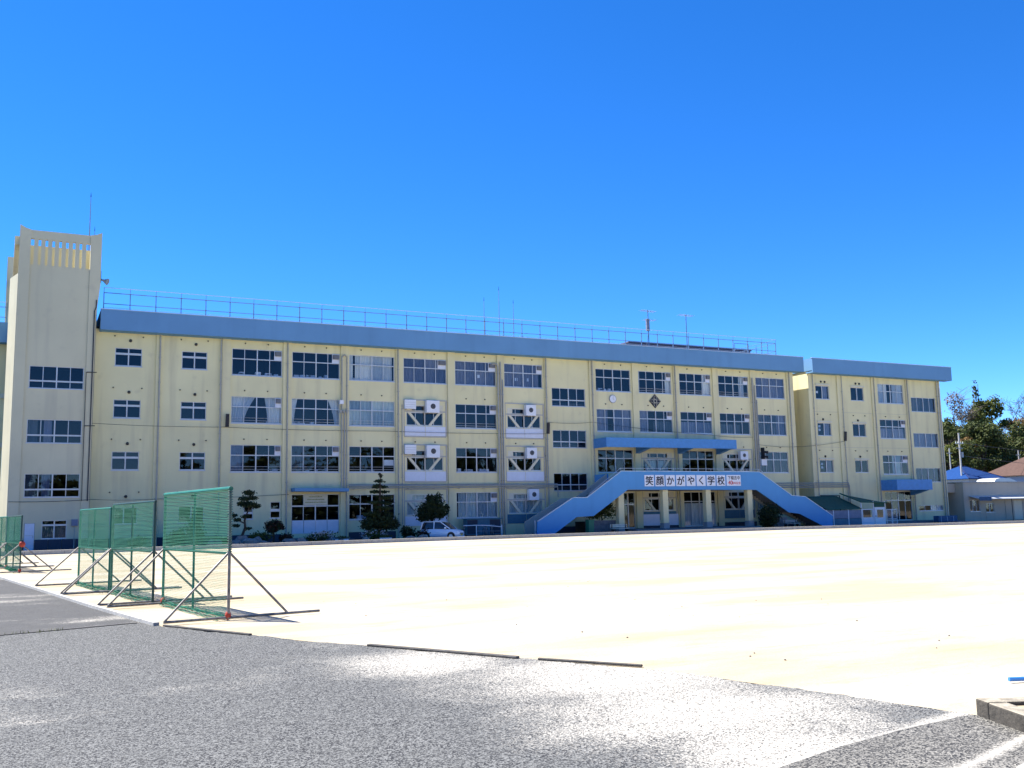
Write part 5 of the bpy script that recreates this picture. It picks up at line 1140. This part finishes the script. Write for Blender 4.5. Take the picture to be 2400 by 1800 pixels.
for x0, x1 in ((62.0, 62.7), (62.75, 63.4)):
    f = MB(); f.box(x0, x1, -3.52, -3.48, 1.46, 1.52).box(x0, x1, -3.52, -3.48, .55, .6).box(x0, x1, -3.52, -3.48, .05, .1).box(x0, x0 + .05, -3.52, -3.48, 0, 1.46).box(x1 - .05, x1, -3.52, -3.48, 0, 1.46)
    for k in range(6): f.box(x0 + .1 * k + .08, x0 + .1 * k + .09, -3.505, -3.495, .1, 1.46)
    f.build('wire_panel', 'white', hu)
rfm = MB(); rfm.add([(54.3, -3.6, 1.6), (58.7, -3.6, 1.65), (58.7, -.4, 2.9), (54.3, -.4, 2.9), (54.3, -3.6, 1.55), (58.7, -3.6, 1.6), (58.7, -.4, 2.85), (54.3, -.4, 2.85)], [(0, 1, 2, 3), (7, 6, 5, 4), (0, 4, 5, 1), (1, 5, 6, 2), (2, 6, 7, 3), (3, 7, 4, 0)]); rfm.build('roof', 'blacknet', hu)
rfm = MB(); rfm.add([(58.5, -3.7, 2.3), (62.0, -3.7, 2.2), (62.0, -1, 2.35), (58.5, -1, 3.2), (58.5, -3.7, 2.2), (62.0, -3.7, 2.1), (62.0, -1, 2.3), (58.5, -1, 3.1)], [(0, 1, 2, 3), (7, 6, 5, 4), (0, 4, 5, 1), (1, 5, 6, 2), (2, 6, 7, 3), (3, 7, 4, 0)]); rfm.build('roof', 'blacknet', hu)
MB().box(60.4, 61.8, -3.53, -3.48, 1.75, 2.18).build('gable_panel', 'blacknet', hu)
for k in range(5): MB().box(54.5 + .85 * k, 54.54 + .85 * k, -3.3, -.4, 1.0, 1.04).build('roof_bar', 'grey', hu)
MB().box(54.3, 61.8, -.5, -.45, 0, 1.5).build('rear_panel', 'plinth', hu)
bx = wthing('covered_box', 'low box under a blue tarpaulin right of the glazed door', 'box', (70.5, -3, 0))
b = MB().box(69.3, 72.0, -3.4, -2.7, .12, .74).build('cover', 'bluebox', bx); bevel_mesh(b.data, .05, 2); MB().box(69.4, 71.9, -3.35, -2.75, 0, .12).build('base', 'dark', bx)
for k in range(3): MB().tube([(69.6 + .9 * k, -3.42, .15), (69.6 + .9 * k, -3.42, .7)], .015, 5).build('cord', 'white', bx)

# ------------------------------------------------------------------ low annex, houses, pole
ax = wthing('annex_building', 'low beige flat roofed annex with an awning at the right picture edge', 'building', (88, 3, 0))
ha = [(78.2, 79.75, 1.05, 2.3), (80.7, 82.0, .95, 1.9)]
m = MB(); wall_holes(m, 77.3, 100, 0, 4.15, ha, 0, .2); m.build('wall', 'annex', ax)
MB().box(77.3, 77.5, .2, 8, 0, 4.15).box(77.5, 100, 7.8, 8, 0, 4.15).build('side_wall', 'annex', ax); MB().box(77.2, 100.1, -.1, 8.1, 4.15, 4.27).build('roof_slab', 'kerb', ax)
MB().box(77.5, 100, 4, 4.1, 0, 4.1).build('room_partition', 'interior', ax)
window(ax, *ha[0], 0, 3, None, curt=((0, 1, D_),)); window(ax, *ha[1], 0, 2, None)
d = MB().box(80.6, 82.1, -.04, -.003, .1, .88).build('door_panel', 'annex', ax)
for k in range(6): MB().box(83.8 + 1.4 * k, 85.15 + 1.4 * k, -.05, -.003, .1, 2.2).build('sliding_door', 'brace' if k % 2 else 'annex', ax)
aw = MB(); aw.add([(78.1, -.01, 2.75), (99, -.01, 2.75), (99, -1.3, 2.42), (78.1, -1.3, 2.42), (78.1, -.01, 2.69), (99, -.01, 2.69), (99, -1.3, 2.36), (78.1, -1.3, 2.36)], [(3, 2, 1, 0), (4, 5, 6, 7), (0, 1, 5, 4), (1, 2, 6, 5), (2, 3, 7, 6), (3, 0, 4, 7)]); aw.build('awning', 'alu', ax)
MB().box(78.1, 80.0, -1.34, -1.31, 2.2, 2.6).build('awning_cloth', 'bluebox', ax)
for x in (83.3, 87.5, 92, 97): MB().tube([(x, -1.25, 0), (x, -1.25, 2.36)], .04, 6).build('awning_post', 'dark', ax)
MB().box(75.0, 77.28, 1.0, 1.2, 3.15, 4.1).build('link_lintel', 'annex', ax); MB().box(75.0, 77.28, 2.6, 2.8, 0, 3.14).build('link_wall', 'passage', ax); MB().box(75.0, 77.28, 1.2, 2.8, 3.15, 4.1).build('link_roof', 'annex', ax)
def house(name, label, x0, x1, y0, y1, ze, zr, m, hip=.28):
    t = wthing(name, label, 'house', ((x0 + x1) / 2, y0, 0), group='houses behind the annex')
    hh = [(x0 + .8 + 2.6 * k, x0 + 2.4 + 2.6 * k, ze - 1.6, ze - .5) for k in range(int((x1 - x0 - 1) / 2.6))]
    w = MB(); wall_holes(w, x0 + .4, x1 - .4, 0, ze, hh, y0 + .5, .2); w.box(x0 + .4, x1 - .4, y1 - .5, y1 - .3, 0, ze).box(x0 + .4, x0 + .6, y0 + .7, y1 - .5, 0, ze).box(x1 - .6, x1 - .4, y0 + .7, y1 - .5, 0, ze); w.build('wall', 'housewall', t)
    for a in hh: window(t, *a, y0 + .5, 2, None, sill=False)
    MB().box(x0 + .6, x1 - .6, y0 + 2, y0 + 2.1, 0, ze).build('room_partition', 'interior', t)
    ym = (y0 + y1) / 2; L = x1 - x0; rx0, rx1 = x0 + L * hip, x1 - L * hip
    V = [(x0, y0, ze), (x1, y0, ze), (x1, y1, ze), (x0, y1, ze), (rx0, ym, zr), (rx1, ym, zr)]
    r = MB(); r.add(V, [(0, 1, 5, 4), (1, 2, 5), (2, 3, 4, 5), (3, 0, 4)]); r.add([(a, b, c - .12) for a, b, c in V[:4]], [(3, 2, 1, 0)]); r.add([V[0], V[1], V[2], V[3]] + [(a, b, c - .12) for a, b, c in V[:4]], [(0, 4, 5, 1), (1, 5, 6, 2), (2, 6, 7, 3), (3, 7, 4, 0)])
    rf = r.build('roof', m, t); rm_ = 'bluerib' if m == 'blueroof' else m
    n = int(L / .55); rib = MB()
    for k in range(1, n):
        x = x0 + L * k / n
        f = min(1, (x - x0) / (L * hip), (x1 - x) / (L * hip)); rib.bar((x, y0, ze + .02), (x, y0 + (ym - y0) * f, ze + (zr - ze) * f + .02), .07, .06)
    rib.bar(V[4], V[5], .22, .18)
    for a, b in ((0, 4), (1, 5)): rib.bar(V[a], V[b], .18, .14)
    rib.build('roof_ribs', rm_, rf); return t
house('house', 'house with a bright blue ribbed hipped roof behind the annex', 112.0, 120.3, 27, 36, 5.7, 7.7, 'blueroof', .42)
house('house', 'house with a brown roof at the right picture edge', 127.5, 147, 28, 38, 6.3, 9.8, 'brownroof', .35)
up_ = thing('utility_pole', 'pale utility pole with crossarms between the right block and the blue roof', 'pole', (112.9, 29, 0))
MB().tube([(0, 0, 0), (0, 0, 12.6)], [.17, .11], 10).build('pole', 'pole', up_)
for z, w in ((11.0, 1.7), (10.3, 1.3)): MB().bar((-w / 2, 0, z), (w / 2, 0, z), .09).build('crossarm', 'grey', up_)
for x in (-.75, -.3, .3, .75): MB().tube([(x, 0, 11.05), (x, 0, 11.3)], .05, 6).build('insulator', 'white', up_)
MB().tube([(.3, -.1, 8.9), (.3, -.1, 9.7)], .2, 10).build('transformer', 'grey', up_)
for x, y, lb in ((121.5, 38, 'thin grey pole behind the blue roof'), (141, 40, 'grey pole above the brown roof')):
    t = thing('utility_pole', lb, 'pole', (x, y, 0)); MB().tube([(0, 0, 0), (0, 0, 11)], [.14, .09], 8).build('pole', 'pole', t); MB().bar((-.6, 0, 10.2), (.6, 0, 10.2), .08).build('crossarm', 'grey', t)
for (z, lb) in ((11.2, 'top power line crossing in front of the trees at right'), (9.2, 'lower power line crossing in front of the trees at right')):
    out = [];
    for k in range(25): t = k / 24; out.append((112.9 + 60 * t, 29 + 8 * t, z - 3.2 * t * (1 - t) - t * 1.0))
    tag(MB().tube(out, .03, 4).build('power_line', 'dark'), lb, 'power line', 'power lines at right')
lc = wthing('white_shelter', 'small rounded white metal shelter roof behind the annex', 'roof', (113.5, 24, 0))
o = MB(); pts = [(110.8, 4.9), (111.2, 5.35), (112.2, 5.55), (114.2, 5.5), (115.3, 5.2), (116, 4.95)]; o.prism(pts, 22, 25); o.build('roof', 'alu', lc); MB().box(111, 111.1, 22.3, 22.4, 0, 4.95).build('post', 'grey', lc); MB().box(115.6, 115.7, 22.3, 22.4, 0, 4.95).build('post', 'grey', lc)
car.scale = (.92, .92, .92)
for o in list(bpy.data.objects):
    if 'world' in o: del o['world']
